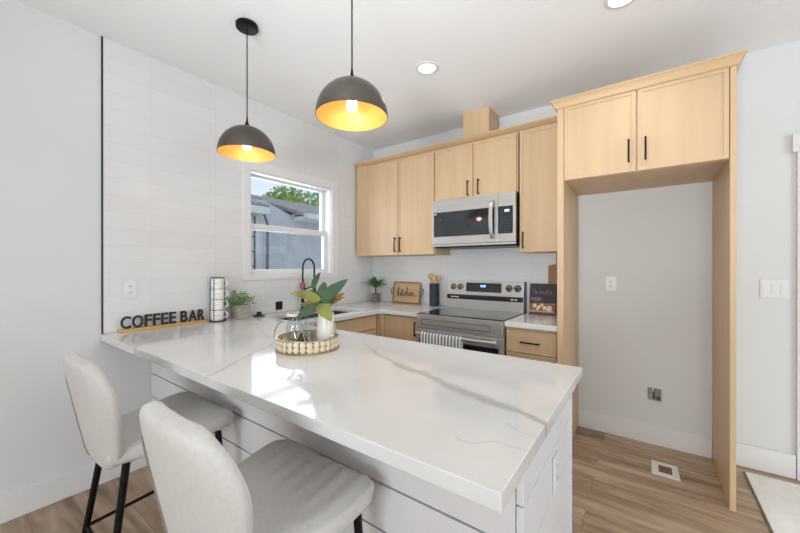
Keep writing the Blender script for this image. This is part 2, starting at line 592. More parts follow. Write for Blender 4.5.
def put(name, mb, material, parent=None, angle=35, sub=0):
    """link a mesh object; geometry is given in world coordinates (thing roots are never rotated here)"""
    me = bpy.data.meshes.new(name)
    bmesh.ops.recalc_face_normals(mb.bm, faces=mb.bm.faces[:])
    off = Vector((0, 0, 0))
    p = parent
    while p is not None:
        off += Vector(p.location)
        p = p.parent
    if off.length:
        bmesh.ops.translate(mb.bm, verts=mb.bm.verts[:], vec=-off)
    mb.bm.to_mesh(me)
    mb.bm.free()
    mats = material if isinstance(material, list) else [material]
    for k in mats:
        me.materials.append(k)
    me.polygons.foreach_set('use_smooth', [True] * len(me.polygons))
    me.set_sharp_from_angle(angle=math.radians(angle))
    o = bpy.data.objects.new(name, me)
    COL.objects.link(o)
    o.parent = parent
    if sub:
        md = o.modifiers.new('subdivision', 'SUBSURF')
        md.levels = md.render_levels = sub
    elif angle < 60:
        md = o.modifiers.new('weighted_normals', 'WEIGHTED_NORMAL')
        md.keep_sharp = True
    return o


def thing(name, loc, label, cat, group=None):
    o = bpy.data.objects.new(name, None)
    COL.objects.link(o)
    o.location = loc
    o.empty_display_size = 0.1
    return setp(o, label, cat, group)


def solo(name, mb, material, label, cat, group=None, angle=35, sub=0, loc=None):
    o = put(name, mb, material, None, angle, sub)
    return setp(o, label, cat, group)


def struct(name, mb, material, label=None, cat=None, angle=35):
    o = put(name, mb, material, None, angle)
    return setp(o, label, cat, None, 'structure')


def copy_tree(o, parent=None):
    c = o.copy()
    COL.objects.link(c)
    c.parent = parent
    for ch in [k for k in o.children]:
        copy_tree(ch, c)
    return c


def text_mb(body, bold=0.0, ext=0.004, shear=0.0):
    """letters as a solid mesh in the xy plane, normalised to width 1 from x=0, baseline y=0; returns (mb, w, h)"""
    cu = bpy.data.curves.new('lettering', 'FONT')
    cu.body = body
    cu.size = 1.0
    cu.extrude = ext
    cu.offset = bold
    cu.shear = shear
    cu.resolution_u = 4
    ob = bpy.data.objects.new('lettering', cu)
    COL.objects.link(ob)
    dg = bpy.context.evaluated_depsgraph_get()
    dg.update()
    me = bpy.data.meshes.new_from_object(ob.evaluated_get(dg))
    bpy.data.objects.remove(ob)
    bpy.data.curves.remove(cu)
    mb = MB()
    mb.bm.from_mesh(me)
    bpy.data.meshes.remove(me)
    xs = [v.co.x for v in mb.bm.verts]
    ys = [v.co.y for v in mb.bm.verts]
    x0, x1, y0, y1 = min(xs), max(xs), min(ys), max(ys)
    bmesh.ops.translate(mb.bm, verts=mb.bm.verts[:], vec=(-x0, -y0, 0))
    return mb, x1 - x0, y1 - y0


def place_text(mb, w, h, W, H, o, ux, uz, depth):
    """scale to W x H, put origin (lower left, back) at o; ux along text, uz up, thickness depth"""
    ux, uz = Vector(ux).normalized(), Vector(uz).normalized()
    un = ux.cross(uz)
    zs = [v.co.z for v in mb.bm.verts]
    z0, zr = min(zs), max(max(zs) - min(zs), 1e-6)
    for v in mb.bm.verts:
        a, b, c = v.co.x / w * W, v.co.y / h * H, (v.co.z - z0) / zr * depth
        v.co = Vector(o) + ux * a + uz * b + un * c
    return mb


# ------------------------------------------------------------------ the room
CZ = 2.739
X1, Y0 = 6.2, -6.8
struct('floor', MB().box(-0.1, X1 + .1, Y0 - .1, 0.1, -0.05, 0), M['floor'], 'grey brown wood plank floor', 'floor')
struct('ceiling', MB().box(-0.1, X1 + .1, Y0 - .1, 0.1, CZ, CZ + 0.08), M['ceil'], 'smooth white ceiling', 'ceiling')
WY0, WY1, WZ0, WZ1 = -1.60, -0.685, 1.245, 2.145
hole = [(WY0, WZ0), (WY1, WZ0), (WY1, WZ1), (WY0, WZ1)]
struct('wall_left', MB().holed([(Y0, 0), (0, 0), (0, CZ), (Y0, CZ)], [hole], 'x', -0.14, 0.0), M['wall'], 'white painted wall on the left', 'wall')
struct('wall_back', MB().box(0, X1, 0, 0.1, 0, CZ), M['wall'], 'white painted wall behind the cabinets', 'wall')
# rear and right walls, behind the camera, with wide window openings
struct('wall_rear', MB().holed([(0, 0), (X1, 0), (X1, CZ), (0, CZ)], [[(1.8, 0.8), (4.0, 0.8), (4.0, 2.2), (1.8, 2.2)]], 'y', Y0 - .1, Y0), M['wall'], 'white wall behind the camera with a wide window opening', 'wall')
struct('wall_right', MB().holed([(Y0, 0), (0, 0), (0, CZ), (Y0, CZ)], [[(-3.4, 0.1), (-1.5, 0.1), (-1.5, 2.2), (-3.4, 2.2)]], 'x', X1, X1 + .1), M['wall'], 'white wall on the right with a wide window opening', 'wall')
# tile cladding on left wall and back splash
TY = -2.556
struct('trim_1', MB().holed([(TY, 0.917), (-0.0005, 0.917), (-0.0005, CZ - .001), (TY, CZ - .001)], [[(-1.668, 1.213), (-.598, 1.213), (-.598, 2.226), (-1.668, 2.226)]], 'x', 0.0005, 0.009), M['tileL'], 'glossy white stacked tiles covering the left wall above the counter', 'wall tile')
struct('trim_2', MB().box(0.0005, 0.010, TY - 0.009, TY - 0.0005, 0.917, CZ - .001), M['blackplastic'], 'thin black metal edge strip of the tiled wall', 'tile edge')
struct('trim_3', MB().box(0.010, 2.203, -0.009, -0.0005, 0.917, 1.60), M['tileB'], 'glossy white stacked tile backsplash behind the range', 'wall tile')
# baseboards
BH = 0.145
struct('baseboard_left', MB().box(0.0005, 0.016, Y0 + .001, -2.307, 0.001, BH, 0.003), M['trim'], 'tall white baseboard along the left wall', 'baseboard')
struct('baseboard_back', MB().box(2.247, 3.074, -0.016, -0.0005, 0.001, BH, 0.003), M['trim'], 'tall white baseboard inside the fridge niche', 'baseboard')
struct('baseboard_right', MB().box(3.102, 3.464, -0.016, -0.0005, 0.001, BH + .005, 0.003), M['trim'], 'tall white baseboard right of the fridge panel', 'baseboard')
# window
win = thing('window_1', (0, (WY0 + WY1) / 2, WZ0), 'white framed sash window above the sink', 'window')
win['kind'] = 'structure'
c = MB().holed([(-1.668, 1.213), (-.598, 1.213), (-.598, 2.226), (-1.668, 2.226)], [hole], 'x', 0.0008, 0.017, 0.002)
put('casing', c, M['trim'], win)
c = MB().holed([(WY0, WZ0), (WY1, WZ0), (WY1, WZ1), (WY0, WZ1)], [[(WY0 + .012, WZ0 + .012), (WY1 - .012, WZ0 + .012), (WY1 - .012, WZ1 - .012), (WY0 + .012, WZ1 - .012)]], 'x', -0.139, 0.0)
put('jamb', c, M['trim'], win)
zm = 1.672
a0, a1 = WY0 + .013, WY1 - .013


def sash(z0, z1, x0, x1, st, bt, tp):
    return MB().holed([(a0, z0), (a1, z0), (a1, z1), (a0, z1)], [[(a0 + st, z0 + bt), (a1 - st, z0 + bt), (a1 - st, z1 - tp), (a0 + st, z1 - tp)]], 'x', x0, x1, 0.003)


s1 = put('sash', sash(WZ0 + .013, zm + .028, -0.085, -0.050, 0.040, 0.045, 0.045), M['trim'], win)
put('pane', MB().box(-0.070, -0.066, a0 + .035, a1 - .035, WZ0 + .05, zm - .012), M['pane'], s1)
s2 = put('sash', sash(zm - .022, WZ1 - .013, -0.125, -0.090, 0.040, 0.045, 0.018), M['trim'], win)
put('pane', MB().box(-0.110, -0.106, a0 + .035, a1 - .035, zm + .018, WZ1 - .028), M['pane'], s2)
# door at far right: only the edge of its casing is in frame
door = thing('door_1', (3.95, 0, 0), 'white door casing at the right edge of the photo', 'door')
door['kind'] = 'structure'
c = MB().box(3.466, 3.556, -0.022, -0.001, 0.001, 2.04, .003).box(4.42, 4.51, -0.022, -0.001, 0.001, 2.04, .003)
put('casing', c, M['trim'], door)
put('head_casing', MB().box(3.444, 4.532, -0.030, -0.001, 2.04, 2.155, .003), M['trim'], door)
d = put('slab', MB().box(3.557, 4.419, -0.012, -0.001, 0.006, 2.038, .002), M['trim'], door)
put('door_handle', MB().cyl((3.63, -.012, .95), (3.63, -.05, .95), .012).box(3.62, 3.74, -.058, -.046, .942, .958, .003), M['black'], d)
# frames in the openings behind the camera
for nm, mb in (('window_2', MB().holed([(1.8, .8), (4.0, .8), (4.0, 2.2), (1.8, 2.2)], [[(1.86 + k * 1.07, .86), (2.87 + k * 1.07, .86), (2.87 + k * 1.07, 2.14), (1.86 + k * 1.07, 2.14)] for k in range(2)], 'y', Y0 - .07, Y0 - .02)),
               ('window_3', MB().holed([(-3.4, .1), (-1.5, .1), (-1.5, 2.2), (-3.4, 2.2)], [[(-3.33 + k * .91, .17), (-2.48 + k * .91, .17), (-2.48 + k * .91, 2.13), (-3.33 + k * .91, 2.13)] for k in range(2)], 'x', X1 + .02, X1 + .07))):
    struct(nm, mb, M['trim'], 'white framed window behind the camera' if nm == 'window_2' else 'white framed window beside the camera', 'window')

# ------------------------------------------------------------------ outside the kitchen window
struct('ground', MB().box(-16, -0.15, -6, 14, -0.3, -0.05), M['grass'], 'bare yard outside the window', 'ground')
hs = thing('neighbour_house', (-4, 2, -0.05), 'grey neighbouring house with shingle roof and white gutters seen through the window', 'house')
# gable wall: its top follows the rake
put('wall', MB().prism([(-3, -.05), (9, -.05), (9, 2.30), (0.82, 2.30), (0.80, 2.23), (0.20, 2.46), (-3, 2.46)], 'x', -2.75, -2.62), M['stucco'], hs)
put('roof', MB().prism([(-2.32, 2.24), (-2.36, 2.31), (-5.2, 3.10), (-5.2, 3.0)], 'y', 0.80, 9), M['shingle'], hs)
r2 = MB()
vv = [r2.bm.verts.new(p) for p in [(-2.64, 0.78, 2.27), (-2.64, 0.10, 2.50), (-5.2, 1.2, 2.98), (-5.2, 3.0, 3.06)]]
r2.bm.faces.new(vv)
ex = bmesh.ops.extrude_face_region(r2.bm, geom=r2.bm.faces[:])
bmesh.ops.translate(r2.bm, verts=[g for g in ex['geom'] if isinstance(g, bmesh.types.BMVert)], vec=(0, 0, -0.05))
put('gable_roof', r2, M['shingle'], hs)
put('gutter', MB().box(-2.34, -2.22, 0.80, 9, 2.19, 2.285, .015), M['gutter'], hs)
put('fascia', MB().box(-2.62, -2.34, 0.80, 9, 2.16, 2.24), M['gutter'], hs)
an = hs
put('lean_to_wall', MB().box(-2.60, -2.50, -4, 0.10, -.05, 2.16), M['siding'], an)
rails = MB()
for z in (0.75, 1.32, 1.56, 1.80):
    rails.box(-2.499, -2.49, -4, -0.07, z, z + .018)
rails.box(-2.499, -2.487, -0.065, -0.045, -.05, 2.15)
put('panel_strip', rails, M['darkgrey'], an)
put('lean_to_roof', MB().prism([(-2.28, 2.28), (-2.28, 2.33), (-3.4, 2.62), (-3.4, 2.55)], 'y', -4, 0.08), M['shingle'], an)
put('lean_to_gutter', MB().box(-2.36, -2.26, -4, 0.08, 2.17, 2.285, .015), M['gutter'], an)
put('downspout', MB().tube([(-2.40, .05, 2.2), (-2.45, .15, 2.05), (-2.45, .15, .0)], .022, 10), M['downpipe'], an)
tr = thing('tree', (-8.5, 5, -.05), 'leafy green tree rising behind the grey roof', 'tree')
put('trunk', MB().tube([(-8.5, 5, -.05), (-8.4, 5.05, 1.5), (-8.5, 5, 3.2)], [.16, .13, .08], 10), M['bark'], tr)
lf = MB()
rnd = random.Random(3)
for i in range(2600):
    while True:
        u = Vector((rnd.uniform(-1, 1), rnd.uniform(-1, 1), rnd.uniform(-1, 1)))
        if 0.3 < u.length < 1:
            break
    k = rnd.choice([(-8.2, 4.55, 3.55, .75, .8, .75), (-8.5, 5.6, 3.6, .9, 1.0, .85), (-8.6, 6.9, 3.5, 1, 1.0, .9), (-8.4, 4.2, 3.2, .6, .5, .55)])
    p = Vector((k[0] + u.x * k[3], k[1] + u.y * k[4], k[2] + u.z * k[5]))
    a = Vector((rnd.uniform(-1, 1), rnd.uniform(-1, 1), rnd.uniform(-1, 1))).normalized()
    b = a.orthogonal().normalized()
    s = rnd.uniform(.05, .11)
    q = [lf.bm.verts.new(p + a * s), lf.bm.verts.new(p + b * s * .6), lf.bm.verts.new(p - a * s), lf.bm.verts.new(p - b * s * .6)]
    lf.bm.faces.new(q)
put('foliage', lf, M['treeleaf'], tr)

# ------------------------------------------------------------------ worktops
CT, CTH = 0.915, 0.038
SX0, SX1, SY0, SY1 = 0.14, 0.535, -1.56, -0.76
solo('quartz_countertop', MB().holed([(0.0012, -2.569), (2.495, -2.569), (2.495, -1.607), (.645, -1.607), (.645, -.635), (1.052, -.635), (1.052, -.0012), (.0012, -.0012)],
     [[(SX0, SY0), (SX1, SY0), (SX1, SY1), (SX0, SY1)]], 'z', CT - CTH, CT, 0.003), M['quartz'],
     'white grey-veined quartz worktop spanning the peninsula and sink corner', 'countertop')
solo('quartz_countertop', MB().box(1.838, 2.203, -.635, -.0012, CT - CTH, CT, .003), M['quartz'],
     'short white quartz worktop between the range and the fridge panel', 'countertop')

# sink
sk = thing('kitchen_sink', (.34, -1.16, .68), 'dark undermount sink below the window', 'sink')
c = MB().holed([(SX0 - .02, SY0 - .02), (SX1 + .02, SY0 - .02), (SX1 + .02, SY1 + .02), (SX0 - .02, SY1 + .02)], [[(SX0, SY0), (SX1, SY0), (SX1, SY1), (SX0, SY1)]], 'z', .68, CT - CTH - .001)
c.box(SX0 - .02, SX1 + .02, SY0 - .02, SY1 + .02, .665, .68)
put('basin', c, M['sink'], sk)
put('drain', MB().cyl((.34, -1.16, .6805), (.34, -1.16, .686), .045, seg=24), M['steel2'], sk)

# faucet
FX, FY = .085, -1.12
fc = thing('kitchen_faucet', (FX, FY, CT), 'tall black spring faucet in front of the window', 'faucet')
put('base', MB().cyl((FX, FY, CT + .0005), (FX, FY, CT + .012), .028, bev=.003).cyl((FX, FY, CT + .012), (FX, FY, CT + .20), .016), M['black'], fc)
put('lever', MB().cyl((FX, FY, CT + .05), (FX, FY + .05, CT + .05), .012).tube([(FX, FY + .05, CT + .05), (FX + .01, FY + .06, CT + .12)], .005), M['black'], fc)
ux, uy = 0.80, 0.60   # the spout swings out over the sink
arch = [(FX, FY, CT + .19), (FX, FY, CT + .38)]
for k in range(1, 12):
    t = PI * k / 11
    o_ = .054 * (1 - math.cos(t))
    arch.append((FX + ux * o_, FY + uy * o_, CT + .40 + .085 * math.sin(t)))
o_ = .108
arch.append((FX + ux * o_, FY + uy * o_, CT + .33))
arch.append((FX + ux * o_, FY + uy * o_, CT + .27))
put('hose', MB().tube(arch, .0075, 10), M['black'], fc)
sp_ = MB()
for i in range(0, len(arch) - 1):
    A, B = Vector(arch[i]), Vector(arch[i + 1])
    nseg = max(1, int((B - A).length / .009))
    for k in range(nseg):
        p = A + (B - A) * (k / nseg)
        sp_.lathe([(.0085, -.002), (.0125, 0), (.0085, .002)], p, 10, (B - A))
put('spring', sp_, M['bronze'], fc)
put('spray_head', MB().cyl((FX + ux * o_, FY + uy * o_, CT + .28), (FX + ux * o_, FY + uy * o_, CT + .17), .014, .019), M['black'], fc)
put('holder_arm', MB().tube([(FX, FY, CT + .19), (FX + ux * o_, FY + uy * o_, CT + .235)], .006), M['black'], fc)
put('collar', MB().cyl((FX, FY, CT + .20), (FX, FY, CT + .26), .022, bev=.003), mat('red_copper_collar', (150, 70, 78), .3, .6), fc)

# ------------------------------------------------------------------ cabinets


def handle(parent, x, y, z0, z1, horiz=False, sx=1, mtl='bronze'):
    """bar pull standing off a front that faces -y (or +x when sx==0)"""
    mb = MB()
    if horiz:
        mb.box(z0, z1, y - .028, y - .018, x - .005, x + .005, .002)
        for q in (z0 + .012, z1 - .012):
            mb.box(q - .005, q + .005, y - .02, y - .0005, x - .005, x + .005)
    elif sx:
        mb.box(x - .005, x + .005, y - .030, y - .020, z0, z1, .002)
        for q in (z0 + .008, z1 - .008):
            mb.box(x - .005, x + .005, y - .022, y - .0005, q - .005, q + .005)
    else:
        mb.box(y + .020, y + .030, x - .005, x + .005, z0, z1, .002)
        for q in (z0 + .008, z1 - .008):
            mb.box(y + .0005, y + .022, x - .005, x + .005, q - .005, q + .005)
    return put('handle', mb, M[mtl], parent)


def door_y(parent, x0, x1, z0, z1, yf, name='door', fr=.019, mtl='maple'):
    """slim-frame door facing -y: thin proud frame around a slightly sunk panel"""
    mb = MB().holed([(x0, z0), (x1, z0), (x1, z1), (x0, z1)], [[(x0 + fr, z0 + fr), (x1 - fr, z0 + fr), (x1 - fr, z1 - fr), (x0 + fr, z1 - fr)]], 'y', yf, yf + .02, .0015)
    d = put(name, mb, M[mtl], parent)
    put('panel', MB().box(x0 + fr - .002, x1 - fr + .002, yf + .006, yf + .018, z0 + fr - .002, z1 - fr + .002), M[mtl], d)
    return d


UB, UT = 1.445, 2.452
YF = -.335
# left wall cabinet
k = thing('wall_cabinet', (.54, -.16, UB), 'tall two-door maple wall cabinet in the left corner above the plant', 'cabinet')
put('body', MB().box(.035, 1.056, -.3145, -.0105, UB, UT, .0015), M['maple'], k)
put('filler', MB().box(.035, .185, YF + .003, -.315, UB, UT, .0015), M['maple'], k)
d = door_y(k, .190, .616, UB + .003, UT - .022, YF)
handle(d, .588, YF, 1.478, 1.628)
d = door_y(k, .625, 1.047, UB + .003, UT - .022, YF)
handle(d, .655, YF, 1.478, 1.628)
# cabinet above microwave
k = thing('wall_cabinet', (1.45, -.16, 1.95), 'short two-door maple wall cabinet directly above the microwave', 'cabinet')
put('body', MB().box(1.0575, 1.8435, -.3145, -.001, 1.945, UT, .0015), M['maple'], k)
d = door_y(k, 1.068, 1.447, 1.948, UT - .022, YF)
handle(d, 1.405, YF, 1.965, 2.10)
d = door_y(k, 1.455, 1.834, 1.948, UT - .022, YF)
handle(d, 1.505, YF, 1.965, 2.10)
# tall narrow cabinet
k = thing('wall_cabinet', (2.02, -.16, UB), 'tall single-door maple wall cabinet between microwave and fridge enclosure', 'cabinet')
put('body', MB().box(1.8545, 2.2035, -.3145, -.0105, UB, UT, .0015), M['maple'], k)
d = door_y(k, 1.864, 2.197, UB + .003, UT - .022, YF)
handle(d, 1.892, YF, 1.475, 1.61)
# crown along the three wall cabinets
cr = MB()
prof = [(0, 2.4535), (0, 2.4535 + .004), (.012, 2.462), (.030, 2.476), (.030, 2.486), (-.02, 2.486), (-.02, 2.4535)]
rings = []
for o_, z in prof:
    rings.append([cr.bm.verts.new(p) for p in ((.035 - o_, -.012, z), (.035 - o_, YF - o_, z), (2.203, YF - o_, z))])
for A, B in zip(rings, rings[1:] + rings[:1]):
    for i in range(2):
        cr.bm.faces.new((A[i], A[i + 1], B[i + 1], B[i]))
cr.bm.faces.new([r[0] for r in rings])
cr.bm.faces.new([r[2] for r in rings][::-1])
solo('crown_molding', cr, M['maple_h'], 'slim maple crown molding along the top of the three wall cabinets', 'molding', angle=25)
solo('vent_chase', MB().box(1.335, 1.580, -.29, -.05, 2.4535, CZ - .001, .002), M['maple'], 'boxy maple vent chase between cabinet tops and ceiling', 'vent chase')

# fridge enclosure
FZ = 1.918
k = thing('refrigerator_cabinet', (2.65, -.3, 0), 'maple enclosure around the empty fridge niche with two high doors', 'cabinet')
put('side_panel', MB().box(2.2045, 2.246, -.627, -.0012, .001, 2.43, .0015), M['maple'], k)
put('side_panel', MB().box(3.0755, 3.101, -.627, -.0012, .001, 2.43, .0015), M['maple'], k)
put('body', MB().box(2.2465, 3.075, -.606, -.0012, FZ, 2.43, .001), M['maple'], k)
d = door_y(k, 2.249, 2.654, FZ + .002, 2.418, -.627, fr=.022)
handle(d, 2.617, -.627, 1.975, 2.115, mtl='black')
d = door_y(k, 2.662, 3.072, FZ + .002, 2.418, -.627, fr=.022)
handle(d, 2.702, -.627, 1.975, 2.115, mtl='black')
cr = MB()
prof = [(.001, 2.415), (.008, 2.418), (.014, 2.428), (.022, 2.448), (.032, 2.460), (.036, 2.464), (.036, 2.472), (-.02, 2.472), (-.02, 2.432), (.001, 2.432)]
rings = []
for o_, z in prof:
    rings.append([cr.bm.verts.new(p) for p in ((2.2045 - o_, -.372, z), (2.2045 - o_, -.628 - o_, z), (3.101 + o_, -.628 - o_, z), (3.101 + o_, -.0012, z))])
for A, B in zip(rings, rings[1:] + rings[:1]):
    for i in range(3):
        cr.bm.faces.new((A[i], A[i + 1], B[i + 1], B[i]))
cr.bm.faces.new([r[0] for r in rings])
cr.bm.faces.new([r[3] for r in rings][::-1])
put('crown', cr, M['maple_h'], k, angle=25)

# base cabinets
CB = CT - CTH - .001
BF = -.612
k = thing('base_cabinet', (.3, -1.1, 0), 'maple sink base cabinet under the window', 'cabinet')
b = MB().box(.002, .58, -1.604, -1.586, .10, CB).box(.002, .58, -.660, -.642, .10, CB).box(.002, .02, -1.586, -.66, .10, CB).box(.02, .58, -1.586, -.66, .10, .12).box(.02, .52, -1.604, -.642, .001, .10)
put('body', b, M['maple'], k)


def door_x(parent, y0, y1, z0, z1, xf, fr=.019):
    mb = MB().holed([(y0, z0), (y1, z0), (y1, z1), (y0, z1)], [[(y0 + fr, z0 + fr), (y1 - fr, z0 + fr), (y1 - fr, z1 - fr), (y0 + fr, z1 - fr)]], 'x', xf - .02, xf, .0015)
    d = put('door', mb, M['maple'], parent)
    put('panel', MB().box(xf - .018, xf - .006, y0 + fr - .002, y1 - fr + .002, z0 + fr - .002, z1 - fr + .002), M['maple'], d)
    return d


put('false_front', MB().box(.582, .602, -1.60, -.664, .735, .862, .0015), M['maple'], k)
d = door_x(k, -1.60, -1.135, .105, .728, .602)
handle(d, -1.165, .602, .57, .70, sx=0)
d = door_x(k, -1.129, -.664, .105, .728, .602)
handle(d, -1.10, .602, .57, .70, sx=0)
k = thing('base_cabinet', (.55, -.3, 0), 'maple corner base cabinet with one door left of the range', 'cabinet')
put('body', MB().box(.002, 1.054, -.59, -.0015, .10, CB).box(.05, 1.05, -.53, -.05, .001, .10), M['maple'], k)
put('corner_post', MB().box(.582, .660, -.640, -.591, .10, CB), M['maple'], k)
d = door_y(k, .664, 1.050, .105, .862, BF)
handle(d, 1.022, BF, .70, .83)
k = thing('base_cabinet', (2.02, -.3, 0), 'maple drawer base cabinet right of the range', 'cabinet')
put('body', MB().box(1.838, 2.203, -.59, -.0015, .10, CB).box(1.842, 2.20, -.53, -.05, .001, .10), M['maple'], k)
for z0, z1 in ((.690, .852), (.400, .684), (.105, .394)):
    d = door_y(k, 1.845, 2.198, z0, z1, BF, name='drawer', fr=.014)
    handle(d, (z0 + z1) / 2, BF, 1.95, 2.09, horiz=True, mtl='black')

# ------------------------------------------------------------------ peninsula base
PX0, PX1, PY0, PY1 = 0.0, 2.459, -2.305, -1.668
k = thing('peninsula_base', (1.2, -2, 0), 'white board-clad base carrying the peninsula worktop', 'peninsula')
put('body', MB().box(.018, PX1 - .02, PY0 + .02, PY1, .001, CB), M['gap'], k)
fb = MB()
zs = [.001, .145, .30, .455, .61, CB]
for z0, z1 in zip(zs[:-1], zs[1:]):
    fb.box(.002, PX1 - .021, PY0, PY0 + .0195, z0 + .0035, z1 - .0035, .002)
put('front_boards', fb, M['shiplap'], k)
eb = MB()
zs = [.001, .10, .255, .41, .565, .72, CB]
for z0, z1 in zip(zs[:-1], zs[1:]):
    eb.box(PX1 - .0195, PX1, PY0 + .001, PY1 - .001, z0 + .0018, z1 - .0018, .003)
put('end_boards', eb, M['shiplap'], k)
put('corner_trim', MB().box(PX1 - .03, PX1 + .006, PY1 - .0005, PY1 + .014, .001, CB, .002), M['shiplap'], k)
for z in (.33, .50, .66, .80):
    put('nail_head', MB().cyl((PX1 + .0061, PY1 + .006, z), (PX1 + .0075, PY1 + .006, z), .004, seg=10), M['gap'], k)
put('support_bracket', MB().box(2.405, 2.425, -2.40, PY0 - .0005, CB - .035, CB, .003).box(2.40, 2.43, -2.42, PY0 - .0005, CB - .008, CB, .002), M['shiplap'], k)

# ------------------------------------------------------------------ electrical plates


def outlet(c, n, label, w=.072, h=.116, color='white', gang=1, switch=False):
    """cover plate on a wall; n = outward normal axis '+x' or '-y'"""
    x, y, z = c
    name = 'light_switch' if switch else 'wall_outlet'
    r = thing(name, c, label, 'switch' if switch else 'outlet')

    def bx(mb, u0, u1, v0, v1, d0, d1, bev=0):
        if n == '+x':
            mb.box(x + d0, x + d1, y + u0, y + u1, z + v0, z + v1, bev)
        else:
            mb.box(x + u0, x + u1, y - d1, y - d0, z + v0, z + v1, bev)
        return mb
    put('cover_plate', bx(MB(), -w / 2, w / 2, -h / 2, h / 2, .0006, .006, .002), M[color], r)
    if switch:
        for g in range(gang):
            o_ = (g - (gang - 1) / 2) * .040
            put('rocker', bx(MB(), o_ - .0145, o_ + .0145, -.032, .032, .006, .009, .0015), M[color], r)
    else:
        for s_ in (-1, 1):
            f = put('receptacle', bx(MB(), -.016, .016, s_ * .020 - .014, s_ * .020 + .014, .006, .008, .001), M[color], r)
            sl = MB()
            for q in (-.007, .005):
                bx(sl, q, q + .003, s_ * .020 - .003, s_ * .020 + .007, .008, .0083)
            bx(sl, -.002, .002, s_ * .020 - .011, s_ * .020 - .007, .008, .0083)
            put('slots', sl, M['darkgrey'], f)
    return r


outlet((.0092, -2.424, 1.180), '+x', 'white duplex outlet on the tiled wall above the coffee bar sign')
outlet((.0092, -1.325, .975), '+x', 'small black outlet on the tiled wall left of the faucet', .07, .075, 'blackplastic')
outlet((2.477, -.0002, 1.190), '-y', 'white duplex outlet on the fridge niche wall')
outlet((3.372, -.0002, 1.187), '-y', 'white three-rocker light switch right of the fridge panel', .128, .120, 'white', 3, True)
outlet((PX1 + .0002, -1.945, .640), '+x', 'white outlet on the end of the white peninsula', .075, .116)
# recessed water supply box
k = thing('water_supply_box', (2.755, -.001, .374), 'recessed steel water supply box low on the niche wall', 'utility box')
put('frame', MB().holed([(2.700, .315), (2.810, .315), (2.810, .432), (2.700, .432)], [[(2.713, .327), (2.797, .327), (2.797, .420), (2.713, .420)]], 'y', -.006, -.0008, .001), M['wall'], k)
put('box', MB().box(2.713, 2.797, -.0025, -.0009, .327, .420), mat('dull_galvanised_steel', (146, 142, 134), .6, .2, .2), k)
put('valve', MB().cyl((2.752, -.003, .34), (2.752, -.003, .415), .005).cyl((2.778, -.003, .350), (2.778, -.018, .350), .012).box(2.744, 2.760, -.014, -.003, .345, .362, .002), M['darkgrey'], k)
put('pipe', MB().cyl((2.748, -.006, .395), (2.748, -.006, .424), .0035), M['paper'], k)

# floor vent: white ring flush on the floor around an open duct
k = thing('floor_vent', (2.81, -.37, 0), 'white rectangular floor register in the fridge niche', 'vent')
put('frame', MB().holed([(2.735, -.462), (2.880, -.462), (2.872, -.280), (2.735, -.280)], [[(2.772, -.422), (2.842, -.422), (2.842, -.318), (2.772, -.318)]], 'z', .0006, .006, .0015), M['white'], k)
put('opening', MB().box(2.772, 2.842, -.422, -.318, .0005, .002), mat('duct_brown', (120, 92, 70), .6), k)

# rug
k = thing('rug', (3.9, -1.0, 0), 'pale rug lying on the floor at the lower right', 'rug')
put('pile', MB().box(3.222, 4.72, -2.2, -.095, .0006, .008, .003), M['rug'], k)
put('border', MB().box(3.214, 3.2215, -2.2, -.095, .0006, .009, .002), M['rugedge'], k)

# ------------------------------------------------------------------ range
RX0, RX1 = 1.060, 1.830
RY = -.645
k = thing('range', (1.445, -.33, 0), 'stainless electric range with black glass top and rear control panel', 'range')
put('body', MB().box(RX0, RX1, RY + .02, -.012, .02, .900, .003), M['steel2'], k)
put('feet', MB().box(RX0 + .03, RX1 - .03, -.55, -.06, .001, .02), M['blackplastic'], k)
put('cooktop', MB().box(RX0 + .004, RX1 - .004, RY + .004, -.085, .9005, .918, .004), M['blackglass'], k)
for x, y, r in ((1.24, -.48, .105), (1.64, -.48, .085), (1.24, -.22, .075), (1.64, -.22, .10)):
    bu = MB().lathe([(r - .002, 0), (r, 0), (r, .0004), (r - .002, .0004)], (x, y, .9181), 48, closed=True)
    put('burner_ring', bu, M['darkgrey'], k)
fp = put('front_panel', MB().box(RX0, RX1, RY - .012, RY + .0195, .800, .912, .004), M['steel'], k)
put('inset_trim', MB().holed([(RX0 + .05, .822), (RX1 - .10, .822), (RX1 - .10, .872), (RX0 + .05, .872)], [[(RX0 + .054, .826), (RX1 - .104, .826), (RX1 - .104, .868), (RX0 + .054, .868)]], 'y', RY - .0135, RY - .0122), M['darkgrey'], fp)
dr = put('oven_door', MB().box(RX0 + .004, RX1 - .004, RY - .012, RY + .0195, .215, .782, .005), M['steel'], k)
put('door_window', MB().box(RX0 + .03, RX1 - .03, RY - .0145, RY - .0122, .27, .705, .002), M['blackglass'], dr)
hm = MB().tube([(RX0 + .03, RY - .058, .752), (RX1 - .03, RY - .058, .752)], .013, 14)
for x in (RX0 + .06, RX1 - .06):
    hm.box(x - .012, x + .012, RY - .055, RY - .0125, .742, .762, .003)
put('handle', hm, M['steel'], dr)
bt = MB()
for x in (1.745, 1.78):
    bt.cyl((x, RY - .0146, .68), (x, RY - .0165, .68), .009, seg=14)
put('drawer', MB().box(RX0 + .004, RX1 - .004, RY - .010, RY + .0195, .045, .205, .004), M['steel'], k)
bp_ = put('back_panel', MB().prism([(-.012, .901), (-.084, .901), (-.084, 1.055), (-.068, 1.185), (-.012, 1.185)], 'x', RX0 + .006, RX1 - .010, .003), M['steel'], k)
put('end_cap', MB().prism([(-.011, .9), (-.088, .9), (-.088, 1.06), (-.070, 1.19), (-.011, 1.19)], 'x', RX1 - .0095, RX1, .002), M['blackplastic'], k)
